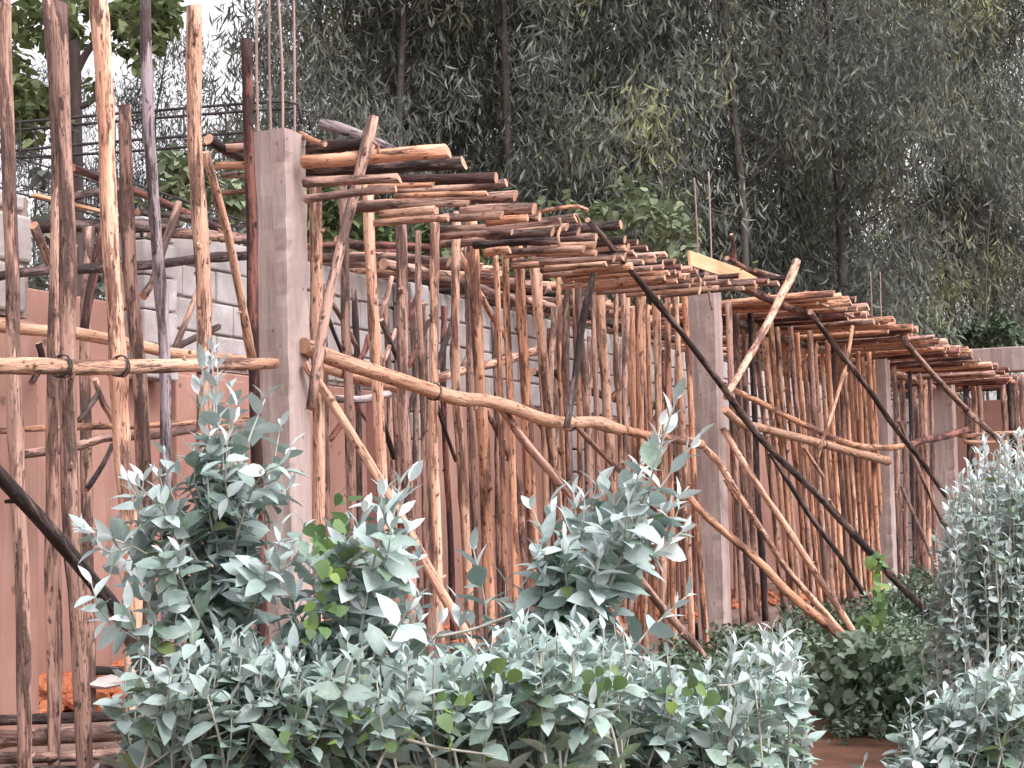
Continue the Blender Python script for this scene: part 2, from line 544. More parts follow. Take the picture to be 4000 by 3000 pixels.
mb.box((s_open + SE) / 2, DW + 0.105, 2.66, SE - s_open - 0.01, 0.16, 0.86)
mb.build('mortar', [M['mortar']], wall, FR)
# pilasters of plaster and raw concrete standing slightly proud of the wall
mb = MB()
for u0, u1 in ((690, 960), (1175, 1290), (1480, 1590), (1690, 1860), (2080, 2140)):
    a, b_ = to_s(pd(u0, 1800, DW - 0.1)), to_s(pd(u1, 1800, DW - 0.1))
    mb.box((a + b_) / 2, DW - 0.05, (FLOOR + 2.16) / 2, b_ - a, 0.11, 2.16 - FLOOR)
mb.build('plaster_pilasters', [M['plaster']], wall, FR, bevel=0.01)
mb = MB()
for u0, u1, h0, h1 in ((560, 690, 2.1, 3.08), (1610, 1680, 1.65, 3.08), (2230, 2300, 1.45, 3.0)):
    a, b_ = to_s(pd(u0, 1800, DW - 0.14)), to_s(pd(u1, 1800, DW - 0.14))
    block_courses(mb, a, b_, h0, h1, DW - 0.08, 0.16, 0.21, max(b_ - a, 0.2))
mb.build('block_pilasters', [M['block']], wall, FR, bevel=0.012)

# near pier at the left edge: plaster below, bare blocks above
pa, pb = to_s(pd(-400, 1500, 0.35)), to_s(pd(150, 1500, 0.35))
pier = empty('wall_pier', W(pb, 0.45, FLOOR), 'wall pier at the left edge, terracotta below and large grey blocks above', 'wall', rot=ROTZ)
mb = MB()
hb = pd(60, 1225, 0.35).z
ht = pd(60, 745, 0.35).z
mb.box((pa + pb) / 2, 0.45, (FLOOR + hb - 0.02) / 2, pb - pa, 0.2, hb - 0.02 - FLOOR)
mb.build('plaster', [M['plaster']], pier, FR, bevel=0.015)
mb = MB()
block_courses(mb, pa, pb - 0.03, hb, ht, 0.45, 0.2, 0.215, 0.4)
mb.build('block_courses', [M['block']], pier, FR, bevel=0.014)
mb = MB()
mb.box((pa + pb) / 2 - 0.02, 0.452, (hb + ht) / 2 - 0.012, pb - pa - 0.05, 0.17, ht - hb - 0.005)
mb.build('mortar', [M['mortar']], pier, FR)

# far wing across the end of the gallery
sw = SE + 1.2
wing = empty('far_wing', W(sw, -2, 0), 'terracotta wall of the far wing closing the gallery at the right', 'building', rot=ROTZ)
mb = MB()
mb.box(sw + 0.1, -1.8, 1.42, 0.2, 9.0, 2.84)
mb.build('plaster', [M['plaster']], wing, FR, bevel=0.01)
mb = MB()
mb.box(sw + 0.0, -2.4, 3.42, 0.34, 7.6, 0.36)
mb.build('roof_beam', [M['concrete']], wing, FR, bevel=0.02)
mb = MB()
block_courses(mb, .35, 1.25, .3, 2.9, sw - 0.05, .12, .25, .45, facing='s')
mb.build('block_patch', [M['block']], wing, FR, bevel=0.012)

# ------------------------------------------------------------------ columns
def column(label, u_edge, v_top, v_bot, aw, bw, rebars, cap=False):
    """concrete column; u_edge: its sharp corner in the photo at mid height"""
    top = pd(u_edge[0], v_top, -0.12)
    s = to_s(top)
    h = top.z
    root = empty('concrete_column', W(s + aw / 2, -0.12 + bw / 2, 0), label, 'column', rot=ROTZ)
    mb = MB()
    n = 60
    for i in range(n + 1):
        z = -0.1 + (h + 0.1) * i / n
        for (x, y) in ((0, 0), (aw * .33, 0), (aw * .66, 0), (aw, 0), (aw, bw * .5), (aw, bw), (aw * .5, bw), (0, bw), (0, bw * .66), (0, bw * .33)):
            j = Vector((mnoise.noise(Vector((x * 9, y * 9, z * 7))), mnoise.noise(Vector((x * 9, y * 9 + 5, z * 7))), 0)) * 0.006
            if (x, y) == (0, 0):
                j += Vector((abs(mnoise.noise(Vector((z * 14, 2, s)))), abs(mnoise.noise(Vector((z * 14, 2, s)))), 0)) * 0.022
            mb.v.append(Vector((s + x, -0.12 + y, z)) + j + (Vector((0, 0, random.uniform(-.012, .012))) if i == n else Vector()))
    for i in range(n):
        for k in range(10):
            a, b_ = i * 10 + k, i * 10 + (k + 1) % 10
            mb.f.append((a, b_, b_ + 10, a + 10)); mb.mi.append(0)
    mb.f.append(tuple(range(n * 10, n * 10 + 10))); mb.mi.append(0)
    mb.build('shaft', [M['concrete']], root, FR)
    mb = MB()
    mb.box(s + aw + 0.004, -0.12 + bw * 0.5, h / 2, 0.012, bw * 0.5, h - 0.1)
    for (u1, v1, u2, v2, dd) in rebars:
        a, b_ = pd(u2, v2, dd), pd(u1, v1, dd)
        a.z -= 0.1
        path = crom([a, a.lerp(b_, .5) + Vector((random.uniform(-.01, .01), 0, 0)), b_], 14)
        r_b = 0.0065
        z = (b_ - a).normalized()
        q4 = z.to_track_quat('Z', 'X').to_matrix().to_4x4(); q4.translation = a
        inv = q4.inverted()
        vs, fs, en = tube_geo([inv @ p for p in path], [r_b] * 14, 8)
        me = bpy.data.meshes.new('rebar')
        me.from_pydata([tuple(v) for v in vs], [], fs)
        me.polygons.foreach_set('use_smooth', [True] * len(fs))
        link('rebar', me, [M['rebar']], root, q4)
    return root
column('large near concrete column with four bare reinforcing bars rising from its top', (1113,), 500, 2700, 0.205, 0.215,
       [(1003, -40, 1010, 505, 0.08), (1052, -60, 1059, 505, 0.0), (1085, -50, 1104, 505, -0.07), (1147, -60, 1150, 505, 0.02)])
column('middle concrete column behind the long dark diagonal brace', (2787,), 1125, 2590, 0.22, 0.22,
       [(2712, 695, 2727, 1120, 0.04), (2768, 670, 2782, 1120, -0.06)])
column('third concrete column, slender in the distance, right of the crowded orange props', (3457,), 1365, 2410, 0.24, 0.22,
       [(3400, 1060, 3412, 1370, 0.04), (3438, 1062, 3452, 1370, -0.06)])
column('farthest brown concrete column standing before the far terracotta wall', (3715,), 1450, 2300, 0.26, 0.42, [])

# ------------------------------------------------------------------ poles placed one by one
def P(pts, wpx, mat, name, label, cat='pole', group=None, d=None, d2=None, foot=None, w2=None, wob=0.007, rough=0.16, down=0.0, topd=None):
    """pts: photo positions top to foot; d: depth behind the facade (d at the top, d2 at the foot); foot: height to which the foot is carried"""
    n = len(pts)
    if d2 is None: d2 = d
    Q = []
    Lp = [0]
    for i in range(1, n):
        Lp.append(Lp[-1] + math.hypot(pts[i][0] - pts[i - 1][0], pts[i][1] - pts[i - 1][1]))
    for i, p in enumerate(pts):
        Q.append(pd(p[0], p[1], d + (d2 - d) * Lp[i] / Lp[-1]))
    wpx *= 1.03
    if w2: w2 *= 1.03
    r_top = wpx / 2 * (Q[0] - CP).length / F
    r_bot = (w2 or wpx) / 2 * (Q[-1] - CP).length / F
    if foot is not None:
        a, b_ = Q[-1], Q[-2]
        dr = (a - b_).normalized()
        if dr.z < -0.2 and a.z > foot - 0.03:
            k = (a.z - foot + 0.04) / -dr.z
            Q.append(a + dr * k)
        r_bot = r_bot if w2 else min(r_top * 1.08, r_top + 0.006)
    Q.reverse()
    o = pole_mesh(name, Q, r_bot, r_top, mat, rough=rough, wob=wob)
    tag(o, label, cat, group)
    POLES.append(o)
    return o

GL = 'tall upright poles at the left'
P([(15, -60), (30, 500), (45, 1000), (50, 1400), (70, 1900), (95, 2400), (100, 3060)], 50, 'B', 'upright_pole', 'leftmost upright pole, reddish brown bark, beside the left edge of the picture', d=-.35, group=GL, foot=0)
P([(182, -60), (222, 500), (218, 1000), (203, 1500), (203, 1950), (198, 2300), (212, 2700), (214, 3060)], 44, 'B', 'upright_pole', 'dark rough upright pole, left one of the touching pair near the left edge', d=-.25, group=GL, foot=0)
P([(228, 18), (247, 500), (264, 1000), (265, 1500), (272, 1950), (300, 2300), (320, 2700), (335, 3060)], 58, 'B', 'upright_pole', 'thick brown upright pole with a split flat top, right one of the touching pair', d=-.38, group=GL, foot=0)
P([(378, -60), (412, 400), (430, 900), (455, 1300), (482, 1800), (515, 2150), (520, 2500), (510, 3060)], 60, 'T', 'upright_pole', 'thick bright peeled upright pole running from top to bottom at the left', d=-.4, group=GL, foot=0)
P([(487, 412), (495, 700), (505, 1000), (522, 1250), (545, 1500), (560, 1800), (580, 2300), (590, 3000)], 46, 'B', 'upright_pole', 'shorter brown upright pole whose top ends beside the bright peeled pole', d=-.15, group=GL, foot=0, w2=66)
P([(563, -60), (580, 400), (598, 700), (610, 950), (628, 1200), (642, 1500), (650, 1800), (655, 2300), (660, 2900)], 42, 'G', 'upright_pole', 'grey weathered upright pole with dark knots, reaching out of the picture top', d=-.3, group=GL, foot=0)
P([(755, 18), (758, 500), (775, 800), (798, 1100), (800, 1400), (800, 1700), (812, 2000), (830, 2500), (840, 2900)], 56, 'T', 'upright_pole', 'pale peeled upright pole with a flat sawn top left of the near column', d=-.35, group=GL, foot=0)
P([(796, 590), (850, 780), (890, 920), (925, 1100), (960, 1290), (985, 1420)], 34, 'T', 'leaning_pole', 'pale pole splitting off and leaning right towards the near column', d=-.3, d2=-.2)
P([(966, 150), (970, 500), (985, 900), (988, 1300), (1000, 1700), (1020, 2300), (1040, 2900)], 42, 'R', 'upright_pole', 'dark red upright pole against the left face of the near column', d=-.1, group=GL, foot=0)
P([(210, 1700), (215, 2100), (225, 2700)], 30, 'B', 'upright_pole', 'thin dark pole seen behind the touching pair at the left', d=.3, group=GL, foot=FLOOR)

P([(-60, 1432), (300, 1430), (600, 1430), (850, 1425), (1072, 1418)], 66, 'T', 'horizontal_rail', 'thick peeled rail tied across the left upright poles, ending on the near column', 'rail', d=-.52, w2=46)
P([(-60, 1090), (140, 1060), (350, 1050), (600, 1035), (800, 1010), (965, 1000)], 36, 'D', 'horizontal_rail', 'black bark rail behind the left upright poles, topmost of the rails', 'rail', d=.0)
P([(-60, 1262), (100, 1285), (300, 1302), (480, 1335), (600, 1362), (720, 1388), (990, 1412)], 44, 'S', 'horizontal_rail', 'smooth pale rail sloping down behind the left upright poles', 'rail', d=.1)
P([(-40, 1690), (200, 1672), (450, 1662), (650, 1655), (965, 1640)], 24, 'O', 'horizontal_rail', 'thin orange rail low behind the left upright poles', 'rail', d=.1)
P([(60, 1780), (300, 1745), (400, 1712), (600, 1700), (740, 1680), (970, 1655)], 34, 'B', 'horizontal_rail', 'crooked brown rail below the thin orange rail', 'rail', d=.05)
P([(-80, 1780), (95, 1965), (250, 2130), (400, 2310), (490, 2440), (570, 2620), (650, 2790), (760, 3010)], 58, 'D', 'diagonal_brace', 'thick black diagonal brace crossing the lower left corner', 'brace', d=-.7, foot=-.1, w2=66)
P([(440, 1740), (400, 1820), (338, 1915)], 20, 'D', 'diagonal_brace', 'short dark stick slanting before the terracotta wall, low on the left', 'brace', d=.7)
P([(385, 1530), (340, 1600), (300, 1650)], 20, 'D', 'diagonal_brace', 'short dark stick just below the thick peeled rail', 'brace', d=.7)
P([(372, 1480), (400, 1570), (440, 1640), (470, 1720)], 24, 'B', 'diagonal_brace', 'brown stick crossing the short dark stick under the thick rail', 'brace', d=.8)
P([(778, 1120), (735, 1230), (665, 1400)], 24, 'B', 'diagonal_brace', 'brown stick slanting before the grey blocks left of the near column', 'brace', d=.8)
P([(855, 1275), (760, 1320), (670, 1365)], 24, 'D', 'diagonal_brace', 'dark nearly level stick crossing the slanting brown stick before the grey blocks', 'brace', d=.7)
P([(700, 795), (675, 870), (640, 970), (590, 1120), (560, 1160)], 28, 'B', 'diagonal_brace', 'brown forked stick rising to the left wall timber beside the grey pole', 'brace', d=.9)
P([(130, 880), (165, 960), (205, 1050), (230, 1120)], 36, 'B', 'diagonal_brace', 'brown stub leaning into the touching pair of poles', 'brace', d=.2)
P([(345, 885), (342, 1000), (330, 1250), (335, 1600), (345, 2250)], 40, 'B', 'upright_pole', 'brown forked prop before the window opening, left prong', d=.9, group=GL, foot=FLOOR)
P([(402, 890), (370, 1050), (338, 1200), (325, 1320)], 34, 'R', 'leaning_pole', 'reddish prong leaning beside the forked prop in the window opening', d=.85)
P([(30, 1560), (60, 1680), (75, 1780)], 10, 'D', 'stick', 'thin twig hanging beside the leftmost pole', 'stick', d=-.2)
P([(125, 1500), (165, 1420), (150, 1340)], 24, 'D', 'diagonal_brace', 'dark stick tucked between leftmost pole and the touching pair', 'brace', d=.3)

# timbers on top of the back wall at the left
WT = 'timbers along the top of the back wall'
P([(120, 890), (350, 880), (560, 885), (680, 870)], 52, 'D', 'wall_timber', 'thick dark log over the window opening at the left', 'log', WT, d=1.5)
P([(590, 905), (760, 915), (980, 935)], 42, 'B', 'wall_timber', 'brown log lying on the grey blocks left of the near column', 'log', WT, d=1.6)
P([(280, 655), (400, 700), (560, 760), (760, 850), (960, 940), (1010, 960)], 30, 'R', 'wall_timber', 'reddish log sloping along the wall top behind the left poles', 'log', WT, d=1.75)
P([(280, 770), (340, 755), (470, 740)], 32, 'D', 'wall_timber', 'short black log above the orange plank at the left', 'log', WT, d=1.4)
P([(540, 830), (700, 850), (790, 860)], 26, 'D', 'wall_timber', 'short dark log beneath the sloping reddish log', 'log', WT, d=1.5)
pl0, pl1 = pd(130, 762, 1.45), pd(490, 850, 1.45)
def plank(name, a, b_, wd, th, label, mat='plank'):
    z = (b_ - a)
    L = z.length
    x = z.normalized()
    y = Vector((0, 0, 1)).cross(x).normalized()
    zz = x.cross(y)
    mw = Matrix((x, y, zz)).transposed().to_4x4()
    mw.translation = a
    mb = MB()
    for k in range(10):
        pass
    mb.box(L / 2, 0, 0, L, th, wd, jit=0.004)
    o = mb.build(name, [M[mat]], None, mw, bevel=0.003)
    return tag(o, label, 'plank')
plank('plank', pl0, pl1, 0.02, 0.035, 'narrow bright orange plank above the thick dark log at the left')

# ------------------------------------------------------------------ bay one: props, rails and braces
G1 = 'props between the first and second concrete columns'
BAY1 = [
 ([(1228, 640), (1232, 900), (1236, 1300), (1242, 1700), (1245, 2100), (1250, 2500)], 46, 'T', .0),
 ([(1338, 670), (1350, 1000), (1348, 1250), (1362, 1500), (1372, 1900), (1380, 2300)], 34, 'B', .25),
 ([(1437, 715), (1447, 1000), (1462, 1300), (1480, 1600), (1495, 1900), (1505, 2300)], 42, 'T', .0),
 ([(1562, 760), (1570, 1000), (1572, 1300), (1580, 1650), (1595, 2000), (1605, 2400)], 44, 'B', .05),
 ([(1697, 810), (1698, 1100), (1693, 1500), (1700, 1900), (1712, 2300)], 34, 'T', -.1),
 ([(1783, 835), (1778, 1100), (1782, 1450), (1800, 1800), (1818, 2100), (1835, 2400)], 34, 'T', -.05),
 ([(1842, 860), (1856, 1150), (1876, 1500), (1892, 1750), (1900, 2000), (1912, 2400)], 44, 'O', .0),
 ([(1973, 905), (1980, 1200), (1990, 1500), (1998, 1800), (2008, 2100), (2015, 2400)], 27, 'O', .0),
 ([(2020, 925), (2036, 1250), (2052, 1500), (2068, 1800), (2082, 2100), (2095, 2400)], 40, 'O', -.1),
 ([(2080, 955), (2100, 1200), (2128, 1450), (2150, 1700), (2178, 1920), (2195, 2300)], 36, 'T', .05),
 ([(2222, 985), (2212, 1250), (2210, 1450), (2220, 1750), (2232, 2200)], 26, 'B', -.1),
 ([(2258, 1005), (2262, 1250), (2285, 1500), (2298, 1750), (2300, 2100)], 28, 'B', .2),
 ([(2340, 985), (2348, 1250), (2366, 1500), (2382, 1750), (2392, 2050), (2400, 2400)], 38, 'T', -.05),
 ([(2430, 1050), (2440, 1300), (2442, 1600), (2455, 2000), (2465, 2400)], 25, 'B', .1),
 ([(2490, 1095), (2498, 1400), (2502, 1800), (2515, 2300)], 28, 'O', .0),
 ([(2558, 1080), (2565, 1300), (2572, 1550), (2582, 1900), (2592, 2400)], 27, 'T', -.1),
 ([(2604, 1110), (2612, 1400), (2622, 1900), (2634, 2400)], 20, 'O', .1),
 ([(2632, 1110), (2650, 1350), (2664, 1600), (2682, 2000), (2700, 2450)], 23, 'T', .0),
 ([(2672, 1120), (2690, 1400), (2708, 1800), (2730, 2150), (2758, 2500)], 22, 'O', -.05),
 ([(2470, 1200), (2478, 1600), (2490, 2000), (2500, 2400)], 22, 'O', .35),
 ([(2530, 1190), (2540, 1600), (2550, 2000), (2560, 2400)], 20, 'O', .4),
 ([(1540, 1500), (1560, 1900), (1575, 2300)], 22, 'B', .4),
 ([(2165, 1200), (2150, 1500), (2160, 1900), (2170, 2300)], 24, 'B', .4),
]
ORD = ['first', 'second', 'third', 'fourth', 'fifth', 'sixth', 'seventh', 'eighth', 'ninth', 'tenth', 'eleventh', 'twelfth', 'thirteenth', 'fourteenth', 'fifteenth', 'sixteenth', 'seventeenth', 'eighteenth', 'nineteenth', 'twentieth', 'twenty-first', 'twenty-second', 'twenty-third', 'twenty-fourth', 'twenty-fifth', 'twenty-sixth', 'twenty-seventh', 'twenty-eighth']
_T = ['', '', 'twenty', 'thirty', 'forty', 'fifty', 'sixty', 'seventy', 'eighty', 'ninety']
_TT = ['', '', 'twentieth', 'thirtieth', 'fortieth', 'fiftieth', 'sixtieth', 'seventieth', 'eightieth', 'ninetieth']
def nth(k):                              # k counts from zero
    n = k + 1
    if n < 20: return ORD[k]
    if n < 100: return _TT[n // 10] if n % 10 == 0 else _T[n // 10] + '-' + ORD[n % 10 - 1]
    return 'hundred and ' + nth(n - 101)
MN = {'T': 'pale peeled', 'O': 'orange peeled', 'B': 'brown barked', 'D': 'black barked', 'S': 'smooth pale', 'G': 'grey', 'R': 'reddish'}
mid_u = lambda pts: np.interp(1600, [p[1] for p in pts], [p[0] for p in pts])
order = sorted(range(len(BAY1)), key=lambda i: mid_u(BAY1[i][0]))
rank = {i: k for k, i in enumerate(order)}
for i, (pts, wd, mt_, dd) in enumerate(BAY1):
    P(pts, wd, mt_, 'upright_prop', MN[mt_] + ' upright prop, ' + ORD[rank[i]] + ' to the right of the large near column', 'prop', G1, d=dd, foot=FLOOR if dd > .1 else 0)
P([(1458, 462), (1400, 700), (1335, 950), (1275, 1200), (1240, 1400), (1212, 1600)], 44, 'B', 'leaning_pole', 'brown pole leaning left with its top above the first deck logs', d=-.5, w2=38)
P([(2340, 930), (2315, 1080), (2272, 1280), (2245, 1500), (2212, 1680)], 28, 'D', 'leaning_pole', 'dark crooked pole leaning before the smooth thick rail', d=-.55)
P([(1190, 1352), (1300, 1400), (1500, 1466), (1700, 1532), (1800, 1560), (1900, 1566), (2000, 1592), (2130, 1640), (2220, 1652), (2330, 1652), (2430, 1682)], 62, 'S', 'horizontal_rail', 'thick smooth wavy rail sloping right from the near column', 'rail', d=-.15, d2=-.5, w2=44, rough=.07, wob=.004)
P([(2440, 1680), (2550, 1705), (2700, 1725), (2740, 1735)], 34, 'O', 'horizontal_rail', 'thinner rail carrying on behind the bush towards the middle column', 'rail', d=-.35)
P([(1192, 1418), (1290, 1560), (1450, 1825), (1600, 2085), (1700, 2265), (1790, 2420)], 34, 'T', 'diagonal_brace', 'pale straight diagonal brace running down right from the near column', 'brace', d=-.15, d2=-.7, foot=0, w2=44, rough=.08)
P([(1960, 1590), (2060, 1740), (2200, 1900), (2330, 2060), (2440, 2190), (2570, 2355), (2700, 2500), (2810, 2640)], 34, 'B', 'diagonal_brace', 'brown then blackened diagonal brace passing behind the middle bush', 'brace', d=-.3, d2=-.8, foot=0)
P([(1240, 1430), (1330, 1455), (1460, 1490), (1560, 1510)], 44, 'S', 'horizontal_rail', 'pale rail half hidden beneath the thick smooth rail', 'rail', d=.3)
P([(1700, 1480), (1800, 1450), (1950, 1415), (2120, 1365)], 34, 'T', 'horizontal_rail', 'knotty pale rail rising right between the middle props', 'rail', d=.6)
P([(1300, 1555), (1420, 1560), (1560, 1530)], 30, 'G', 'horizontal_rail', 'grey crooked rail low behind the first props', 'rail', d=.9)
P([(2080, 1450), (2250, 1510), (2450, 1570), (2600, 1590)], 32, 'D', 'horizontal_rail', 'dark rail behind the props before the middle column', 'rail', d=1.1)
P([(1790, 985), (1900, 1200), (1985, 1330)], 24, 'T', 'diagonal_brace', 'pale thin brace slanting behind the sixth and seventh props', 'brace', d=.5)
P([(1900, 1600), (2020, 1860), (2040, 2100)], 26, 'B', 'leaning_pole', 'brown bent pole below the thick smooth rail', d=.5, foot=FLOOR)
P([(2230, 1640), (2330, 1750), (2480, 1900), (2600, 2040)], 20, 'B', 'diagonal_brace', 'thin brown brace behind the top of the middle bush', 'brace', d=-.1)
G1b = 'second row of props between the first and middle columns'
for k, (u_, mt_) in enumerate([(1648, 'B'), (1838, 'B'), (1952, 'O'), (2118, 'T'), (2192, 'O'), (2258, 'O'), (2328, 'B'), (2418, 'T'), (2464, 'O'), (2526, 'T'), (2584, 'O'), (2620, 'B'), (2656, 'T'), (2696, 'O')]):
    vt = 830 + (u_ - 1400) * .25
    P([(u_ - 14, vt + 10), (u_ - 6 + random.uniform(-5, 5), vt + 350), (u_ + 4, 1600), (u_ + 14, 2000), (u_ + 24, 2350)], 25 - .005 * (u_ - 1400), mt_, 'upright_prop',
      MN[mt_] + ' thin prop, ' + ORD[k] + ' of the second row counted from the near column', 'prop', G1b, d=.45 + .1 * (k % 2), foot=FLOOR, wob=.012)
# inner row of dark props and crossed sticks before the wall
GI = 'dark props of the inner row before the wall'
inner = [(1262, 'B'), (1388, 'D'), (1512, 'B'), (1612, 'B'), (1660, 'B'), (1742, 'R'), (1835, 'B'), (1932, 'B'), (2150, 'R'), (2175, 'B'), (2310, 'B'), (2420, 'B'), (2520, 'B'), (2600, 'R'), (2650, 'B'), (2860, 'B'), (2900, 'B')]
for k, (u_, mt_) in enumerate(inner):
    vt = 1105 + (u_ - 1260) * 0.20
    P([(u_ - 6, vt), (u_ + random.uniform(-12, 12), vt + 350), (u_ + 14, vt + 800), (u_ + 22, vt + 1100)], 24 - 0.004 * (u_ - 1260), mt_, 'inner_prop',
      MN[mt_] + ' inner prop, ' + ORD[k] + ' of the back row counted from the near column', 'prop', GI, d=1.15 + random.uniform(-.15, .15), foot=FLOOR)
GX = 'crossed sticks bracing the inner props'
cross = [((1265, 1190), (1345, 1400)), ((1290, 1170), (1400, 1370)), ((1440, 1310), (1405, 1410)), ((1490, 1250), (1560, 1410)), ((1545, 1290), (1490, 1430)), ((1680, 1250), (1600, 1430)),
         ((1780, 1200), (1700, 1440)), ((1855, 1350), (1800, 1450)), ((1385, 1560), (1290, 1720)), ((1470, 1590), (1540, 1790)), ((1340, 1460), (1430, 1640)), ((1620, 1540), (1560, 1700)),
         ((1700, 1560), (1780, 1800)), ((2345, 1400), (2290, 1560)), ((2440, 1480), (2390, 1560)), ((2160, 1440), (2250, 1560)), ((2080, 1620), (2200, 1780)), ((2050, 1560), (2160, 1700)), ((2620, 1480), (2560, 1640)), ((1530, 1080), (1478, 1250)), ((1640, 1120), (1600, 1250))]
for k, (a, b_) in enumerate(cross):
    mt_ = 'DBR'[k % 3]
    mu = (a[0] + b_[0]) / 2
    k1 = min(range(len(order)), key=lambda j: abs(mid_u(BAY1[order[j]][0]) - mu))
    high = 'above' if (a[1] + b_[1]) / 2 < 1352 + max(0, mu - 1190) * .29 else 'below'
    P([a, ((a[0] + b_[0]) / 2 + random.uniform(-8, 8), (a[1] + b_[1]) / 2), b_], random.uniform(15, 23), mt_, 'diagonal_stick',
      MN[mt_] + ' stick leaning ' + ('left' if b_[0] > a[0] else 'right') + ' behind the ' + ORD[k1] + ' prop, ' + high + ' the thick smooth rail', 'stick', GX, d=random.uniform(.7, 1.05), rough=.1)

# ------------------------------------------------------------------ bay two: crowded orange props
G2 = 'crowded props between the middle and third columns'
u16 = [2862, 2888, 2917, 2948, 2980, 3013, 3036, 3058, 3085, 3112, 3134, 3157, 3180, 3197, 3224, 3247, 3270, 3290, 3311, 3330, 3347, 3362, 3378, 3392, 3405, 3420]
m2 = 'BBBDTTOTOBOTBTTOBOTOTOOTOO'
for k, u_ in enumerate(u16):
    vt = 1180 + (u_ - 2860) * 0.32
    q = (u_ - 2862) / 560.0
    ln = 0.115 - 0.06 * q + random.uniform(-.012, .012)
    if m2[k] in 'DB' and k < 4: ln = .05
    dd = -0.15 + 0.35 * (k % 3) / 2 + random.uniform(-.04, .04)
    pts = [(u_ - ln * (1600 - vt) * .8, vt), (u_ - ln * 150, 1450), (u_, 1600), (u_ + ln * 300 + random.uniform(-6, 6), 1900), (u_ + ln * 600, 2200), (u_ + ln * 750, 2350)]
    P(pts, random.uniform(22, 28) - 8 * q, m2[k], 'upright_prop', MN[m2[k]] + ' prop, ' + ORD[k] + ' to the right of the middle column', 'prop', G2, d=dd, foot=FLOOR)
P([(2830, 1600), (2890, 1655), (2960, 1668), (3060, 1695), (3200, 1730), (3350, 1770), (3465, 1800)], 30, 'S', 'horizontal_rail', 'smooth orange rail across the crowded props, ending at the third column', 'rail', d=-.3, w2=34, rough=.07)
P([(2795, 1480), (2880, 1530), (3000, 1590), (3100, 1640), (3210, 1690), (3350, 1742), (3450, 1748), (3525, 1742)], 22, 'O', 'horizontal_rail', 'upper thinner rail crossing the crowded props behind the dark brace', 'rail', d=-.33)
P([(3552, 1742), (3600, 1722), (3660, 1712), (3775, 1680)], 26, 'R', 'horizontal_rail', 'reddish crooked rail rising right beyond the third column', 'rail', d=-.4)
P([(2296, 858), (2400, 975), (2500, 1100), (2650, 1285), (2800, 1480), (2900, 1620), (3000, 1745), (3220, 1960), (3400, 2160), (3550, 2320), (3735, 2490)], 22, 'D', 'diagonal_brace', 'long black diagonal brace from the deck edge past the middle column to the ground', 'brace', d=-.8, d2=-1.3, foot=0, w2=29)
P([(3165, 1220), (3230, 1310), (3300, 1400), (3400, 1530), (3480, 1650), (3600, 1800), (3700, 1940), (3800, 2060)], 22, 'D', 'diagonal_brace', 'black diagonal brace in front of the third column', 'brace', d=-.8, d2=-1.3, foot=0)
P([(3505, 1300), (3600, 1410), (3700, 1520), (3800, 1625), (3860, 1680)], 24, 'B', 'diagonal_brace', 'brown diagonal brace before the farthest column, at the right', 'brace', d=-.8, d2=-1.2, foot=0)
P([(3112, 1020), (3090, 1085), (3050, 1160), (2990, 1280), (2900, 1440), (2835, 1550)], 32, 'T', 'leaning_pole', 'pale pole with a split top leaning left from the deck right of the middle column', d=-.95, w2=26)
P([(3330, 1275), (3310, 1400), (3260, 1580), (3225, 1690), (3195, 1790)], 15, 'O', 'leaning_pole', 'thin orange pole leaning left across both rails of the crowded props', d=-.9, wob=.006)
P([(2745, 1745), (2810, 1812), (2862, 1895), (2965, 2055), (3070, 2220), (3200, 2370), (3300, 2480)], 23, 'T', 'diagonal_brace', 'pale thin brace, left one of two running down right from the middle column', 'brace', d=-.25, d2=-1.0, foot=0)
P([(2823, 1672), (2900, 1800), (3000, 1955), (3110, 2118), (3200, 2260), (3330, 2465)], 25, 'T', 'diagonal_brace', 'pale brace, right one of two running down right from the middle column', 'brace', d=-.2, d2=-1.0, foot=0)
P([(2690, 1940), (2760, 2020), (2960, 2190), (3100, 2335), (3250, 2455), (3340, 2530), (3430, 2625)], 25, 'O', 'diagonal_brace', 'orange brace crossing lowest before the middle column with its foot in the undergrowth', 'brace', d=-.5, d2=-1.5, foot=0, w2=44)
P([(3010, 1765), (3100, 1915), (3180, 2040), (3290, 2185), (3400, 2360)], 19, 'D', 'diagonal_brace', 'thin black brace between the pale braces and the long black one', 'brace', d=-.4, d2=-.9, foot=0)
P([(3140, 1745), (3175, 1800), (3215, 1860)], 13, 'T', 'stick', 'short pale stick crossing beneath the smooth orange rail', 'stick', d=-.4)
P([(2830, 1870), (2860, 1925), (2885, 1965)], 13, 'T', 'stick', 'short pale stick beside the middle column', 'stick', d=-.2)
P([(3240, 1950), (3275, 2020)], 11, 'T', 'stick', 'splinter of pale wood hanging below the long black brace', 'stick', d=-.7)
P([(3510, 1640), (3600, 1860), (3680, 2040)], 14, 'B', 'diagonal_brace', 'thin brown brace low beyond the third column', 'brace', d=-.5, d2=-.8)
P([(3520, 1900), (3600, 2080), (3665, 2240)], 14, 'B', 'diagonal_brace', 'thin brown stick before the grey blocks beyond the third column', 'brace', d=-.5, d2=-.9)
P([(2750, 1895), (2640, 1888), (2560, 1880)], 9, 'T', 'horizontal_rail', 'thin low pale rail left of the middle column', 'rail', d=.5)

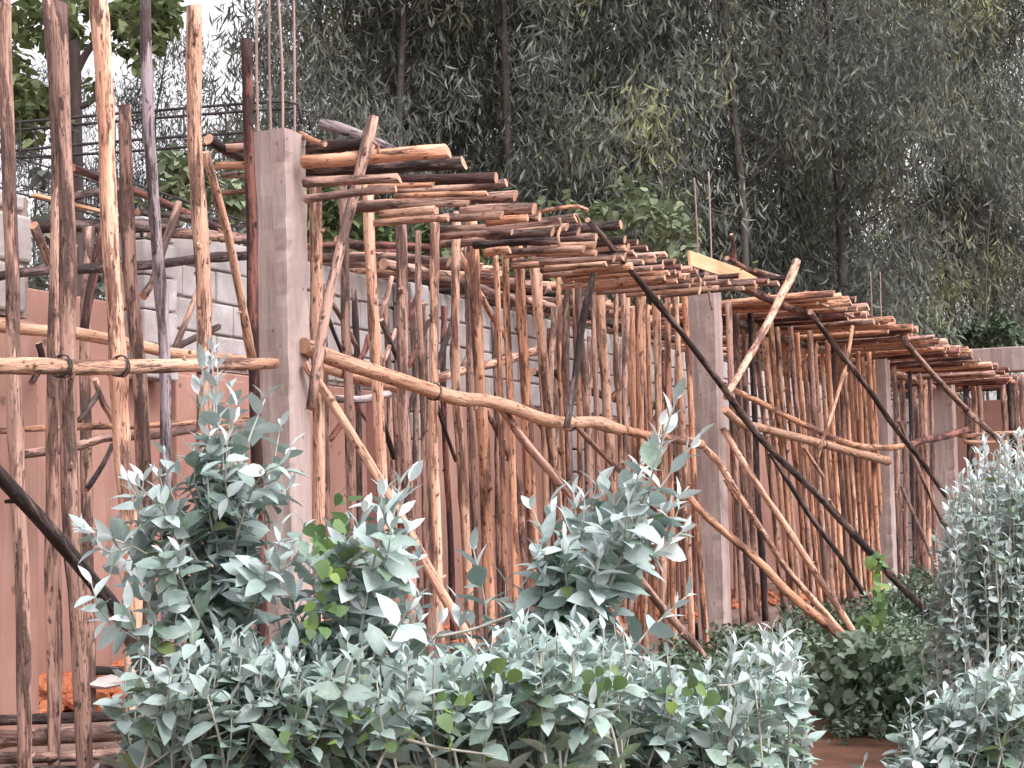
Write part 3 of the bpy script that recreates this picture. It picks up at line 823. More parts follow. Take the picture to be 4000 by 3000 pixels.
# bay three: dark props
G3 = 'dark props between the third and farthest columns'
u17 = [3500, 3528, 3562, 3578, 3600, 3618, 3640, 3655, 3672, 3690, 3705]
for k, u_ in enumerate(u17):
    vt = 1400 + (u_ - 3500) * .25
    mt_ = 'BBDBBTBBDBB'[k]
    P([(u_ - 8, vt), (u_ + random.uniform(-4, 4), 1700), (u_ + 8, 2000), (u_ + 14, 2250)], random.uniform(15, 20), mt_, 'upright_prop', MN[mt_] + ' prop, ' + ORD[k] + ' beyond the third column', 'prop', G3, d=random.uniform(-.2, .5), foot=FLOOR, wob=.02)
# props of the far wing
G4 = 'props before the far terracotta wall'
for k, u_ in enumerate([3768, 3800, 3822, 3915, 3940, 3962, 3985]):
    a = pz(u_, 1462, W(sw - .5, 0, 0).y - 1.0)
    bse = a.copy(); bse.z = 0
    mt_ = 'DTBBDBB'[k]
    o = pole_mesh('upright_prop', [bse, bse.lerp(a, .5) + Vector((.03, 0, 0)), a], .045, .04, mt_)
    tag(o, MN[mt_] + ' prop, ' + ORD[k] + ' before the far terracotta wall', 'prop', G4)
for k, (v_l, v_r, u_l, u_r, nm) in enumerate([(1703, 1688, 3745, 4030, 'upper'), (1728, 1728, 3765, 3935, 'lower')]):
    zz = W(sw - .5, 0, 0).y - 1.3
    o = pole_mesh('horizontal_rail', [pz(u_l, v_l, zz), pz(u_r, v_r, zz)], .03, .03, 'T')
    tag(o, nm + ' pale rail across the props of the far terracotta wall', 'rail')

# ------------------------------------------------------------------ deck of logs
GD = 'logs laid across the deck'
DE, DI = -.9, .4
def perp_d(pts, d0=DE):                  # depth of the hidden end of a log that lies square to the facade
    z_ = pd(pts[0][0], pts[0][1], d0).y
    return d0 + (pts[0][0] - pts[-1][0]) * z_ / 6900.0
deck1 = [
 ([(1750, 592), (1600, 600), (1400, 618), (1185, 632)], 44, 'O', 'bright orange log with a clean sawn end, near the top of the first bay deck'),
 ([(1812, 636), (1500, 652), (1185, 662)], 44, 'D', 'thick black log directly under the bright orange log'),
 ([(1935, 692), (1700, 700), (1550, 702)], 34, 'R', 'reddish knotty log, third down of the deck ends'),
 ([(1560, 698), (1400, 703), (1185, 714)], 32, 'B', 'brown log showing left of the leaning brown pole'),
 ([(1975, 712), (1800, 735), (1555, 748)], 28, 'B', 'brown log poking out just right of the reddish knotty log'),
 ([(1900, 757), (1650, 762), (1540, 768)], 18, 'O', 'thin orange slat between two dark deck logs'),
 ([(1545, 738), (1380, 755), (1190, 778)], 24, 'B', 'thin brown log ending behind the third prop'),
 ([(2013, 765), (1850, 772), (1650, 790), (1390, 810)], 34, 'B', 'long brown log reaching from the third prop to a sawn right end'),
 ([(2088, 815), (1950, 818), (1800, 830)], 40, 'B', 'thick brown log with a pale sawn end left of the crooked thin pole'),
 ([(1700, 818), (1600, 828), (1485, 838)], 26, 'T', 'pale log end under the long brown log'),
 ([(1750, 848), (1600, 858), (1462, 870)], 22, 'T', 'thin pale log, lowest of those left of the sixth prop'),
 ([(2060, 850), (1970, 856), (1900, 862)], 24, 'O', 'short orange log under the thick brown log'),
 ([(2252, 850), (2100, 872), (1950, 890), (1722, 900)], 32, 'B', 'long brown log below the crooked thin pole'),
 ([(2425, 876), (2330, 886), (2200, 895)], 28, 'D', 'dark log whose sawn end sticks out farthest over the green shrub'),
 ([(2215, 885), (2100, 900), (2000, 912)], 26, 'T', 'pale log beside the dark log that sticks out over the shrub'),
 ([(2000, 905), (1860, 915), (1722, 925)], 22, 'B', 'brown log left of the eighth prop'),
 ([(2330, 925), (2150, 935), (1990, 940), (1722, 955)], 26, 'B', 'brown log crossing tops of the eighth to tenth props'),
 ([(2325, 955), (2200, 960), (2080, 962)], 24, 'T', 'pale log just under the deck bearer at the tenth prop'),
 ([(2330, 990), (2230, 988), (2100, 992)], 20, 'T', 'pale log under the black brace top'),
 ([(1990, 975), (1900, 985), (1890, 990)], 26, 'O', 'short orange log stub behind the eighth prop'),
 ([(2400, 1010), (2250, 1018), (2110, 1025)], 22, 'B', 'brown log lowest left of the thirteenth prop'),
 ([(1690, 724), (1560, 726), (1440, 730)], 18, 'O', 'thin orange slat under the reddish knotty log'),
 ([(1830, 795), (1700, 798), (1560, 802)], 20, 'B', 'thin brown log squeezed between two long brown logs'),
 ([(1960, 838), (1850, 846), (1700, 852)], 26, 'B', 'brown log below the thick brown log, ending at the sixth prop'),
 ([(2110, 845), (2010, 852), (1900, 866)], 30, 'B', 'brown log half hidden below the crooked thin pole'),
 ([(2160, 905), (2050, 912), (1900, 922)], 28, 'D', 'dark log hidden in the bundle above the tenth prop'),
 ([(2260, 905), (2150, 912), (2020, 920)], 26, 'D', 'dark log under the pale log in the bundle above the eleventh prop'),
 ([(2180, 940), (2000, 948), (1850, 958)], 24, 'D', 'dark log under the bundle above the ninth prop'),
 ([(2280, 972), (2150, 976), (1980, 984)], 22, 'B', 'brown log right over the heads of the tenth and eleventh props'),
 ([(2440, 935), (2360, 945), (2200, 962)], 26, 'D', 'dark log just right of the black brace top'),
 ([(2455, 965), (2380, 975), (2240, 990)], 26, 'R', 'reddish log just right of the black brace top'),
 ([(2440, 1000), (2360, 1005), (2240, 1018)], 24, 'D', 'dark log two below the reddish log by the black brace'),
 ([(2470, 1040), (2380, 1048), (2240, 1060)], 22, 'T', 'pale log lowest beside the black brace'),
 ([(2370, 1030), (2250, 1040), (2130, 1048)], 18, 'T', 'thin pale log lowest in the deck left of the thirteenth prop'),
]
for pts, wd, mt_, lab in deck1:
    P(pts, wd * 1.22, mt_, 'deck_log', lab, 'log', GD, d=DE, d2=perp_d(pts), wob=.006)
P([(1450, 560), (1330, 568), (1190, 578)], 46, 'D', 'deck_log', 'black log butting against the top of the near column', 'log', GD, d=-.5, d2=-.1)
P([(1250, 482), (1330, 500), (1420, 535), (1500, 570), (1560, 600)], 46, 'G', 'loose_log', 'thick grey brown log lying askew on top of the deck', 'log', d=-.1, d2=-.5, w2=30)
P([(1178, 520), (1220, 545), (1270, 560)], 22, 'O', 'loose_log', 'split orange offcut beside the top of the near column', 'log', d=-.1, d2=-.3)
P([(2090, 828), (2180, 815), (2260, 808), (2300, 822)], 16, 'O', 'loose_pole', 'crooked thin orange pole on the deck above the tenth prop', 'pole', d=-.6, d2=-.9, wob=.02)
P([(815, 545), (880, 585), (960, 620)], 36, 'D', 'loose_log', 'dark log end showing between the pale sawn pole and the red pole', 'log', d=.3)
for k, (a, b_, wd, mt_, lab) in enumerate([((1010, 580), (845, 580), 34, 'B', 'topmost'), ((1010, 645), (845, 648), 30, 'O', 'second'), ((1010, 685), (875, 688), 24, 'B', 'third'), ((1010, 748), (870, 755), 20, 'O', 'lowest')]):
    P([a, b_], wd, mt_, 'deck_log', MN[mt_] + ' log end left of the near column, ' + lab + ' of the four', 'log', GD, d=.1, d2=.35)
# bay one, right half to the middle column
ends = [(2490, 945, 'R'), (2478, 985, 'B'), (2528, 972, 'R'), (2560, 1000, 'B'), (2604, 992, 'T'), (2590, 1025, 'D'), (2635, 1020, 'B'), (2660, 1042, 'R'), (2640, 1062, 'B'), (2700, 1048, 'B'), (2690, 1078, 'T'), (2720, 1062, 'R'), (2755, 1075, 'D'), (2740, 1095, 'B'), (2800, 1085, 'B'), (2890, 1078, 'R'), (2850, 1102, 'B'), (3085, 1085, 'D'), (2950, 1105, 'B'), (3000, 1098, 'R')]
ends = [e_ for (a_, b_2, c_) in ends for e_ in ((a_, b_2, c_), (a_ - 45, b_2 + 22, 'TBO'[a_ % 3]))]
for k, (u_, v_2, mt_) in enumerate(ends):
    L = 340 - k * 2.5 + random.uniform(-30, 30)
    L *= 1.35
    pts = [(u_, v_2), (u_ - L / 2, v_2 + 14 + random.uniform(-4, 4)), (u_ - L, v_2 + 32 + random.uniform(-6, 6))]
    P(pts, random.uniform(21, 26) - k * .12, mt_, 'deck_log',
      MN[mt_] + ' deck log, ' + nth(k) + ' of the stack stepping down right from the black brace top', 'log', GD, d=DE, d2=perp_d(pts), wob=.008)
# bays two and three: logs laid every hand's breadth
s2, s3 = to_s(pd(2787, 1500, 0)), to_s(pd(3457, 1500, 0))
s = s2 + 0.25
k = 0
DK = []
while s < sw - 0.3:
    near = s < s3
    h = 3.02 + random.uniform(-.035, .035) - (0.0 if near else .02)
    a = W(s + random.uniform(-.05, .05), -.9 + random.uniform(-.16, .16), h + random.uniform(-.01, .03))
    b_ = W(s + random.uniform(-.05, .05), .55 + random.uniform(-.2, .6), h + random.uniform(-.01, .01))
    r = random.uniform(.026, .037)
    mt_ = random.choice('TOTOORRBSB')
    o = pole_mesh('deck_log', [b_, b_.lerp(a, .5) + Vector((0, 0, random.uniform(-.01, .01))), a], r, r * .95, mt_, wob=.008, step=.16)
    DK.append((s, o, mt_))
    s += random.uniform(.085, .13) if near else random.uniform(.12, .19)
nn = [0, 0]
for k, (s, o, mt_) in enumerate(DK):
    z_ = 0 if s < s3 else 1
    tag(o, MN[mt_] + ' crosswise deck log, ' + nth(nn[z_]) + ' to the right of the ' + ('middle', 'third')[z_] + ' column', 'log', 'crosswise deck logs beyond the ' + ('middle', 'third')[z_] + ' column')
    nn[z_] += 1
# bearers under the logs and edge poles on top of them
def bearer(s0, s1, d, h, r, mt_, label, name='deck_bearer', dz=0.0, group='bearers under the deck'):
    a, b_ = W(s0, d, h), W(s1, d + random.uniform(-.03, .03), h + dz)
    o = pole_mesh(name, [a, a.lerp(b_, .33) + Vector((.01, 0, .01)), a.lerp(b_, .66) - Vector((.01, 0, .01)), b_], r, r * .85, mt_, wob=.012)
    return tag(o, label, 'bearer', group)
bearer(s2 + .3, s2 + 3.6, .1, 2.93, .04, 'D', 'dark bearer under the deck just right of the middle column')
bearer(s2 + 3.4, s3 - .15, .1, 2.93, .04, 'B', 'brown bearer under the deck before the third column')
bearer(s3 + .3, sw - .5, .1, 2.92, .04, 'B', 'brown bearer under the deck beyond the third column')
bearer(s2 - 2.2, s2 + 1.2, -.62, 2.95, .035, 'R', 'reddish bearer under the deck edge around the middle column')
EP = 'poles laid lengthwise on the deck edge'
def edge_pole(u0, v0, u1, v1, d, wpx, mt_, label):
    P([(u0, v0), ((u0 + u1) / 2, (v0 + v1) / 2 - 4), (u1, v1)], wpx, mt_, 'edge_pole', label, 'pole', EP, d=d, wob=.012)
edge_pole(2840, 1012, 2990, 1088, -.3, 18, 'R', 'reddish pole end lying lengthwise beside the bright plank')
edge_pole(2952, 1058, 3080, 1100, -.35, 17, 'B', 'brown pole lying lengthwise just behind the leaning split pole')
edge_pole(3150, 1140, 3400, 1240, -.5, 18, 'R', 'long reddish edge pole stepping down right of the orange deck logs')
edge_pole(3390, 1232, 3600, 1330, -.5, 15, 'R', 'reddish edge pole above the third column')
edge_pole(3580, 1315, 3790, 1385, -.5, 13, 'R', 'far reddish edge pole meeting the brown beam of the far wing')
edge_pole(3190, 1180, 3330, 1240, -.85, 13, 'B', 'thin brown pole along the lower deck edge right of the leaning split pole')
edge_pole(3520, 1310, 3700, 1390, -.8, 12, 'B', 'thin brown pole along the lower deck edge beyond the third column')
edge_pole(3660, 1360, 3870, 1440, -.8, 12, 'B', 'thin brown pole slanting under the far brown beam')
plank('plank', pd(2692, 1008, -.2), pd(2960, 1100, -.2), 0.115, 0.025, 'bright new plank standing on edge above the middle column')
P([(2856, 915), (2864, 970), (2872, 1060)], 16, 'R', 'stake', 'pointed reddish stake standing up behind the bright plank', 'stake', d=.3)
# far wing deck: short logs end on
for k in range(16):
    dd = -1.0 - k * .17
    for rr_ in range(2):
        a = W(sw - 1.25 + rr_ * .45 + random.uniform(-.05, .05), dd - .5, 2.98 + rr_ * .12)
        b_ = W(sw - 1.3 + rr_ * .45 + random.uniform(-.05, .05), dd + .05, 2.98 + rr_ * .12)
        o = pole_mesh('deck_log', [a, a.lerp(b_, .5), b_], .04, .038, random.choice('TOT'), wob=.004)
        tag(o, 'short deck log under the far brown beam, ' + ORD[k] + ' from the left, ' + ('upper' if rr_ else 'lower') + ' layer', 'log', 'short deck logs of the far wing')
# inner deck on the back wall
s = to_s(pd(1200, 1150, 1.9))
GW = 'logs resting on the back wall behind the props'
k = 0
s_w0 = s
while s < s2 + 6.2:
    h = 3.16 + random.uniform(-.05, .03)
    far = s > s2 - 1
    mt_ = random.choice('TOBT' if far else 'BDRBT')
    sk = random.uniform(-.35, .55)
    a = W(s + sk, .95 + random.uniform(-.1, .1), h + random.uniform(-.04, .04) - .1)
    b_ = W(s, 1.95 + random.uniform(-.1, .2), h)
    r = random.uniform(.026, .042)
    o = pole_mesh('wall_log', [b_, b_.lerp(a, .5) + Vector((0, 0, .02)), a], r, r * .9, mt_, wob=.015, step=.16)
    tag(o, MN[mt_] + ' log resting on the back wall, ' + nth(k) + ' to the right of the near column', 'log', GW)
    s += random.uniform(.16, .3)
    k += 1
for (s0, s1, dd, h, mt_, lab) in ((s_w0, s_w0 + 3.2, 1.3, 3.02, 'B', 'brown bearer along the wall logs right of the near column'), (s_w0 + 3, s_w0 + 6.6, 1.3, 3.01, 'D', 'dark bearer along the wall logs before the middle column'), (s_w0 + .2, s_w0 + 3.4, 1.75, 3.24, 'R', 'reddish pole lengthwise on the wall logs')):
    bearer(s0, s1, dd, h, .04, mt_, lab, group='bearers along the wall logs')

# ------------------------------------------------------------------ reinforcement cages
def cage(name, label, a, b_, hgt, wid, nst, r=.0065, mat='steel', hook=False, side=None):
    x = (b_ - a).normalized()
    y = Vector((0, 0, 1)).cross(x).normalized()
    zz = Vector((0, 0, 1))
    root = empty(name, a, label, 'rebar cage')
    for (oy, oz) in ((-wid / 2, 0), (wid / 2, 0), (-wid / 2, hgt), (wid / 2, hgt)):
        p0, p1 = a + y * oy + zz * oz, b_ + y * oy + zz * oz
        pts = [p0, p0.lerp(p1, .5) + zz * random.uniform(-.012, .012), p1]
        if hook and oz > 0:
            pts += [p1 + x * .05 - zz * .03, p1 + x * .06 - zz * .12]
        vs, fs, _ = tube_geo(crom(pts, 18), [r] * 18, 6)
        mb = MB(); mb.add(vs, fs); mb.build('long_bar', [M[mat]], root, Matrix.Identity(4), smooth=True)
    for i in range(nst):
        p = a.lerp(b_, (i + .5) / nst)
        cs = [p + y * (-wid / 2 - .008) - zz * .008, p + y * (wid / 2 + .008) - zz * .008, p + y * (wid / 2 + .008) + zz * (hgt + .008), p + y * (-wid / 2 - .008) + zz * (hgt + .008)]
        mb = MB()
        for q in range(4):
            mb.tube([cs[q], cs[(q + 1) % 4]], [r * .6] * 2, 5)
        mb.build('stirrup', [M[mat]], root, Matrix.Identity(4))
    return root
ca, cb = pd(30, 606, 1.5), pd(1150, 520, 0.02)
cage('rebar_cage', 'black reinforcement cage running from the near column back to the wall at the left', ca, cb, pd(30, 497, 1.5).z - ca.z, .17, 7, .008, hook=True)
ca, cb = pd(40, 728, DW + .1), pd(975, 1000, DW + .1)
cage('rebar_cage', 'dark reinforcement cage lying along the wall top behind the left poles', ca, cb, .2, .15, 14, .006)
ca, cb = W(to_s(pd(1900, 1100, 2)), DW + .1, 3.24), W(to_s(pd(2560, 1100, 2)), DW + .1, 3.24)
cage('rebar_cage', 'grey reinforcement cage on the wall seen between the middle props', ca, cb, .17, .15, 16, .006)

def wire_tie(u_, v_2, dd, rad_, label):
    c = pd(u_, v_2, dd)
    mb = MB()
    for q in range(3):
        pts = []
        for a in range(13):
            an = 2 * math.pi * a / 12
            pts.append(c + N * (math.cos(an) * rad_) + Vector((0, 0, math.sin(an) * rad_)) + E * ((q - 1) * .012 + .01 * math.sin(an + q)))
        mb.tube(pts, [.0028] * 13, 5)
    tag(mb.build('wire_tie', [M['steel']], smooth=True), label, 'wire tie')
for (u_, v_2, dd, rr_, lab) in ((243, 1430, -.515, .041, 'wire tie where the thick rail crosses the touching pair of poles'), (470, 1430, -.515, .040, 'wire tie where the thick rail crosses the bright peeled pole'), (800, 1427, -.515, .037, 'wire tie where the thick rail crosses the pale sawn pole'),
                                (1240, 1374, -.17, .043, 'wire tie where the smooth rail meets the first prop'), (1695, 1530, -.29, .046, 'wire tie where the smooth rail meets the fifth prop'), (2225, 1652, -.43, .050, 'wire tie where the smooth rail meets the dark crooked pole'),
                                (2990, 1676, -.3, .036, 'wire tie on the smooth orange rail right of the middle column'), (3215, 1734, -.3, .042, 'wire tie on the smooth orange rail under the thin orange pole')):
    wire_tie(u_, v_2, dd, rr_, lab)
# bark ties hanging from the deck
for k, (pts, dd, lab) in enumerate([([(2185, 852), (2190, 885), (2180, 920), (2183, 960)], -1.0, 'hanging bark strip at the deck above the eleventh prop'),
                                    ([(2712, 1050), (2728, 1085), (2735, 1120), (2728, 1155)], -.95, 'curled bark strip over the top of the middle column'),
                                    ([(2762, 1080), (2770, 1150), (2782, 1210)], -.7, 'thin bark strip hanging down the middle column'),
                                    ([(1460, 555), (1475, 570), (1480, 600)], -.75, 'pale bark tie around the orange log'),
                                    ([(2252, 838), (2262, 865), (2268, 880)], -.95, 'pale bark tie at the end of the long brown log')]):
    Q = [pd(u_, v_2, dd) for u_, v_2 in pts]
    mb = MB()
    path = crom(Q, 10)
    mb.tube(path, [.009] * 10, 5, .3)
    o = mb.build('bark_tie', [M['bark_tie']], smooth=True)
    tag(o, lab, 'tie')

# ------------------------------------------------------------------ log pile, stones and rubble at the lower left
GP = 'logs piled at the lower left'
P([(-100, 2815), (200, 2808), (360, 2805), (500, 2795)], 40, 'D', 'piled_log', 'black log, top of the pile at the lower left', 'log', GP, d=-.12)
P([(-100, 2885), (150, 2880), (300, 2868), (490, 2862)], 62, 'B', 'piled_log', 'thick brown log, second of the lower left pile', 'log', GP, d=-.2)
P([(-100, 2960), (200, 2955), (520, 2940), (690, 2915)], 40, 'B', 'piled_log', 'brown log, third of the lower left pile', 'log', GP, d=-.25)
P([(-100, 3010), (300, 3010), (560, 3000)], 46, 'D', 'piled_log', 'dark log, bottom of the lower left pile', 'log', GP, d=-.3)
P([(460, 3005), (560, 2985), (690, 2960)], 56, 'O', 'piled_log', 'orange log end at the foot of the bright peeled pole', 'log', GP, d=-.33)
P([(355, 2622), (420, 2618), (492, 2620)], 34, 'D', 'piled_log', 'black timber lying at the foot of the terracotta wall', 'log', d=.9)
mb = MB()
def lump(mb, c, r, sq=.7, mi=0):
    n1, n2 = 6, 8
    vs, fs = [], []
    sdn = random.random() * 99
    for i in range(n1 + 1):
        for j in range(n2):
            a, b_ = math.pi * i / n1, 2 * math.pi * j / n2
            v = Vector((math.sin(a) * math.cos(b_), math.sin(a) * math.sin(b_), math.cos(a) * sq))
            v *= r * (1 + .5 * mnoise.noise(v * 1.6 + Vector((sdn, 0, 0))))
            vs.append(c + v)
    for i in range(n1):
        for j in range(n2):
            a = i * n2 + j; b_ = i * n2 + (j + 1) % n2
            fs.append((a, b_, b_ + n2, a + n2))
    mb.add(vs, fs, mi)
for _ in range(150):
    dd = random.uniform(.9, 1.8); s = to_s(pd(random.uniform(150, 520), 2600, dd))
    lump(mb, W(s, dd, FLOOR + random.uniform(0, .06) + .07 * max(0, (dd - 1.1))), random.uniform(.02, .06))
for _ in range(200):
    s = random.uniform(2.5, 14); dd = random.uniform(.25, 1.7)
    lump(mb, W(s, dd, FLOOR + random.uniform(0, .05)), random.uniform(.02, .07))
tag(mb.build('rubble', [M['rubble']]), 'orange brick rubble strewn over the raised floor', 'rubble', kind='stuff')
mb = MB()
c = pd(425, 2662, .85)
vs, fs = box_geo(0, 0, 0, 1, 1, 1)
lump(mb, Vector(), .09, .45)
o = mb.build('stone', [M['stone']], None, Matrix.Translation(c) @ Matrix.Rotation(ROTZ, 4, 'Z') @ Matrix.Diagonal((1.6, .8, .7, 1)), bevel=.01)
tag(o, 'pale flat stone under the black timber at the wall foot', 'stone')

# ------------------------------------------------------------------ leaves
def leaf_mesh(name, C, D, Nn, L, Wd, tone, mats, parent=None, shape='oval', bend=.25, fold=.25, extra=None):
    """one mesh of many leaves. C base, D direction, Nn leaf normal, L length, Wd width: arrays"""
    n = len(C)
    D = D / np.linalg.norm(D, axis=1, keepdims=True)
    S = np.cross(D, Nn); S /= (np.linalg.norm(S, axis=1, keepdims=True) + 1e-9)
    Nn = np.cross(S, D)
    if shape == 'oval':
        prof = [(0, .06), (.22, .40), (.48, .50), (.74, .33), (1, 0.0)]
    elif shape == 'round':
        prof = [(0, .10), (.2, .52), (.5, .62), (.8, .42), (1, 0.0)]
    elif shape == 'heart':
        prof = [(0, .30), (.25, .55), (.55, .46), (.8, .24), (1, 0.0)]
    else:                                  # long hanging leaf
        prof = [(0, .1), (.5, .5), (1, 0.0)]
    rows = len(prof)
    V = np.zeros((n, rows * 3 - 2, 3))
    idx = 0
    cols = []
    for (tt, ww) in prof:
        mid = C + D * (L * tt)[:, None] - Nn * (L * bend * tt * tt)[:, None]
        if ww == 0:
            V[:, idx] = mid; cols.append((idx,)); idx += 1
            continue
        off = S * (Wd * ww)[:, None]
        lift = Nn * (Wd * ww * fold)[:, None]
        V[:, idx] = mid - off + lift
        V[:, idx + 1] = mid
        V[:, idx + 2] = mid + off + lift
        cols.append((idx, idx + 1, idx + 2)); idx += 3
    V = V[:, :idx]
    fl = []
    for i in range(rows - 1):
        a, b_ = cols[i], cols[i + 1]
        if len(b_) == 1:
            fl += [(a[0], a[1], b_[0], -1), (a[1], a[2], b_[0], -1)]
        else:
            fl += [(a[0], a[1], b_[1], b_[0]), (a[1], a[2], b_[2], b_[1])]
    nv = idx
    loops, starts, totals = [], [], []
    pos = 0
    per = []
    for f in fl:
        f = [i for i in f if i >= 0]
        per.append(f)
    flat = np.concatenate([np.array(f) for f in per])
    cnt = np.array([len(f) for f in per])
    allv = (flat[None, :] + (np.arange(n) * nv)[:, None]).ravel()
    tot = np.tile(cnt, n)
    st = np.concatenate([[0], np.cumsum(tot)[:-1]])
    me = bpy.data.meshes.new(name)
    me.vertices.add(n * nv)
    me.vertices.foreach_set('co', V.reshape(-1).astype(np.float32))
    me.loops.add(len(allv))
    me.loops.foreach_set('vertex_index', allv.astype(np.int32))
    me.polygons.add(len(tot))
    me.polygons.foreach_set('loop_start', st.astype(np.int32))
    me.polygons.foreach_set('loop_total', tot.astype(np.int32))
    at = me.attributes.new('tone', 'FLOAT', 'POINT')
    at.data.foreach_set('value', np.repeat(tone, nv).astype(np.float32))
    me.update(calc_edges=True)
    me.validate()
    me.polygons.foreach_set('use_smooth', [shape != 'long'] * len(me.polygons))
    return me

def rnd_unit(n):
    v = rng.normal(size=(n, 3))
    return v / np.linalg.norm(v, axis=1, keepdims=True)

# ------------------------------------------------------------------ eucalyptus wood behind
def limb(mb, p0, p1, r0, r1, n=8, wob=.1, seed=0):
    path = crom([p0, p0.lerp(p1, .5) + Vector((random.uniform(-wob, wob), random.uniform(-wob, wob), random.uniform(-wob, wob))), p1], n)
    mb.tube(path, [r0 + (r1 - r0) * i / (n - 1) for i in range(n)], 7, .12, seed=seed)
def euc_variant(seed, H, nleaf, rad, base, mat, L=(.17, .32), upright=False):
    """returns (trunk mesh, crown mesh) of a gum tree with hanging leaves"""
    random.seed(seed)
    mb = MB()
    top = Vector((random.uniform(-.5, .5), random.uniform(-.5, .5), H))
    path = crom([Vector((0, 0, -.3)), Vector((random.uniform(-.25, .25), random.uniform(-.2, .2), H * .35)), Vector((random.uniform(-.4, .4), 0, H * .7)), top], 18)
    mb.tube(path, [.085 * (1 - .85 * i / 17) + .010 for i in range(18)], 8, .12, seed=seed)
    centers = []
    nb = 46
    for i in range(nb):
        q = base + (1 - base) * (i + random.random()) / nb
        h = q * H
        p = path[min(17, int(q * 17))].copy(); p.z = h
        an = random.uniform(0, 2 * math.pi)
        env = rad * (0.55 + .6 * math.sin(math.pi * min(1, (q - base) / (1 - base) * .75 + .2)))
        ln = env * random.uniform(.5, 1.1)
        tip = p + Vector((math.cos(an) * ln, math.sin(an) * ln, ln * random.uniform(.35, .95)))
        limb(mb, p, tip, .018 * (1.2 - q) + .006, .004, 7, .2, seed=i)
        for j in range(7):
            c = p.lerp(tip, random.uniform(.3, 1.05)) + Vector((random.gauss(0, .3), random.gauss(0, .3), random.gauss(0, .25)))
            centers.append(c)
    C0 = np.array([tuple(c) for c in centers])
    pick = rng.integers(0, len(C0), nleaf)
    ctone = rng.random(len(C0)) ** 1.6
    for q in range(0, nb * 7, 7):
        if random.random() < .10: ctone[q:q + 7] = 1.15
    off = rng.normal(size=(nleaf, 3)) * np.array([.22, .22, .33])
    C = C0[pick] + off
    D = rng.normal(size=(nleaf, 3)) * np.array([.5, .5, .45]) + np.array([0, 0, -1.0])
    Nn = rnd_unit(nleaf) * np.array([1, 1, .3])
    Ls = rng.uniform(L[0], L[1], nleaf)
    me = leaf_mesh('crown', C, D, Nn, Ls, Ls * rng.uniform(.13, .2, nleaf), np.clip(ctone[pick] * .75 + rng.random(nleaf) * .3, 0, 1), None, shape='long', bend=.45, fold=.15)
    me.materials.append(M[mat])
    tm = bpy.data.meshes.new('trunk')
    tm.from_pydata([tuple(v) for v in mb.v], [], mb.f)
    tm.polygons.foreach_set('use_smooth', [True] * len(mb.f))
    tm.materials.append(M['trunk'])
    return tm, me
VAR = [euc_variant(100 + k, 15.5, 23000, 1.9, .06, 'euc', (.13, .26)) for k in range(3)] + [euc_variant(200 + k, 16, 16000, 2.1, .08, 'euc2', (.15, .28)) for k in range(2)] + [euc_variant(300, 15.5, 17000, 1.9, .27, 'euc', (.13, .27))]
def tree(name, x, y, rot, sc, var, label, cat, group):
    root = bpy.data.objects.new(name, None)
    COL.objects.link(root)
    root.matrix_world = Matrix.Translation((x, y, 0)) @ Matrix.Rotation(rot, 4, 'Z') @ Matrix.Diagonal((sc, sc, sc, 1))
    tag(root, label, cat, group)
    for nm, me in (('trunk', var[0]), ('crown', var[1])):
        o = bpy.data.objects.new(nm, me)
        COL.objects.link(o)
        o.parent = root
    return root
random.seed(77)
GT = 'eucalyptus trees of the wood behind the building'
front = [(1255, 31, 0, 'leftmost, beside the sky gap'), (1390, 32, 1, 'above the askew log on the deck'), (1600, 30, 2, 'above the bright orange log'), (1800, 32, 0, 'above the sawn log ends'),
         (2010, 30, 1, 'left of the pale green shrub tree'), (2230, 32, 2, 'behind the crooked thin deck pole'), (2440, 31, 0, 'directly behind the pale green shrub tree'), (2660, 33, 1, 'behind the bars of the middle column'),
         (2880, 31, 2, 'right of the bars of the middle column'), (3090, 34, 0, 'above the leaning split pole'), (3290, 32, 1, 'left of the third column bars'), (3520, 35, 2, 'right of the third column bars'), (3720, 36, 5, 'above the left end of the far brown beam'),
         (3900, 37, 5, 'above the far brown beam'), (4120, 37, 5, 'at the right edge of the picture')]
for k, (u_, y_, vi, lab) in enumerate(front):
    p = pz(u_, 1500, y_)
    tree('eucalyptus_tree', p.x, y_, random.uniform(0, 6.28), random.uniform(.93, 1.08), VAR[vi], 'grey green eucalyptus with hanging leaves, ' + lab, 'tree', GT)
back = [(1400, 40, 'behind the near column bars'), (1500, 38, 'above the black log'), (1700, 40, 'above the second sawn log'), (1910, 38, 'above the knotty reddish log'), (2120, 40, 'left of the pale shrub tree'), (2340, 39, 'above the long black brace top'), (2560, 41, 'over the pale shrub tree'),
        (2770, 39, 'over the middle column'), (2990, 41, 'left of the leaning split pole'), (3200, 42, 'right of the leaning split pole'), (3560, 44, 'over the third column'), (3800, 48, 'over the far wing')]
for k, (u_, y_, lab) in enumerate(back):
    p = pz(u_, 1500, y_)
    tree('eucalyptus_tree', p.x, y_, random.uniform(0, 6.28), random.uniform(1.0, 1.2), VAR[3 + k % 2] if u_ < 3700 else VAR[5], 'darker eucalyptus of the rear row, showing in gaps ' + lab, 'tree', 'rear row of eucalyptus trees')
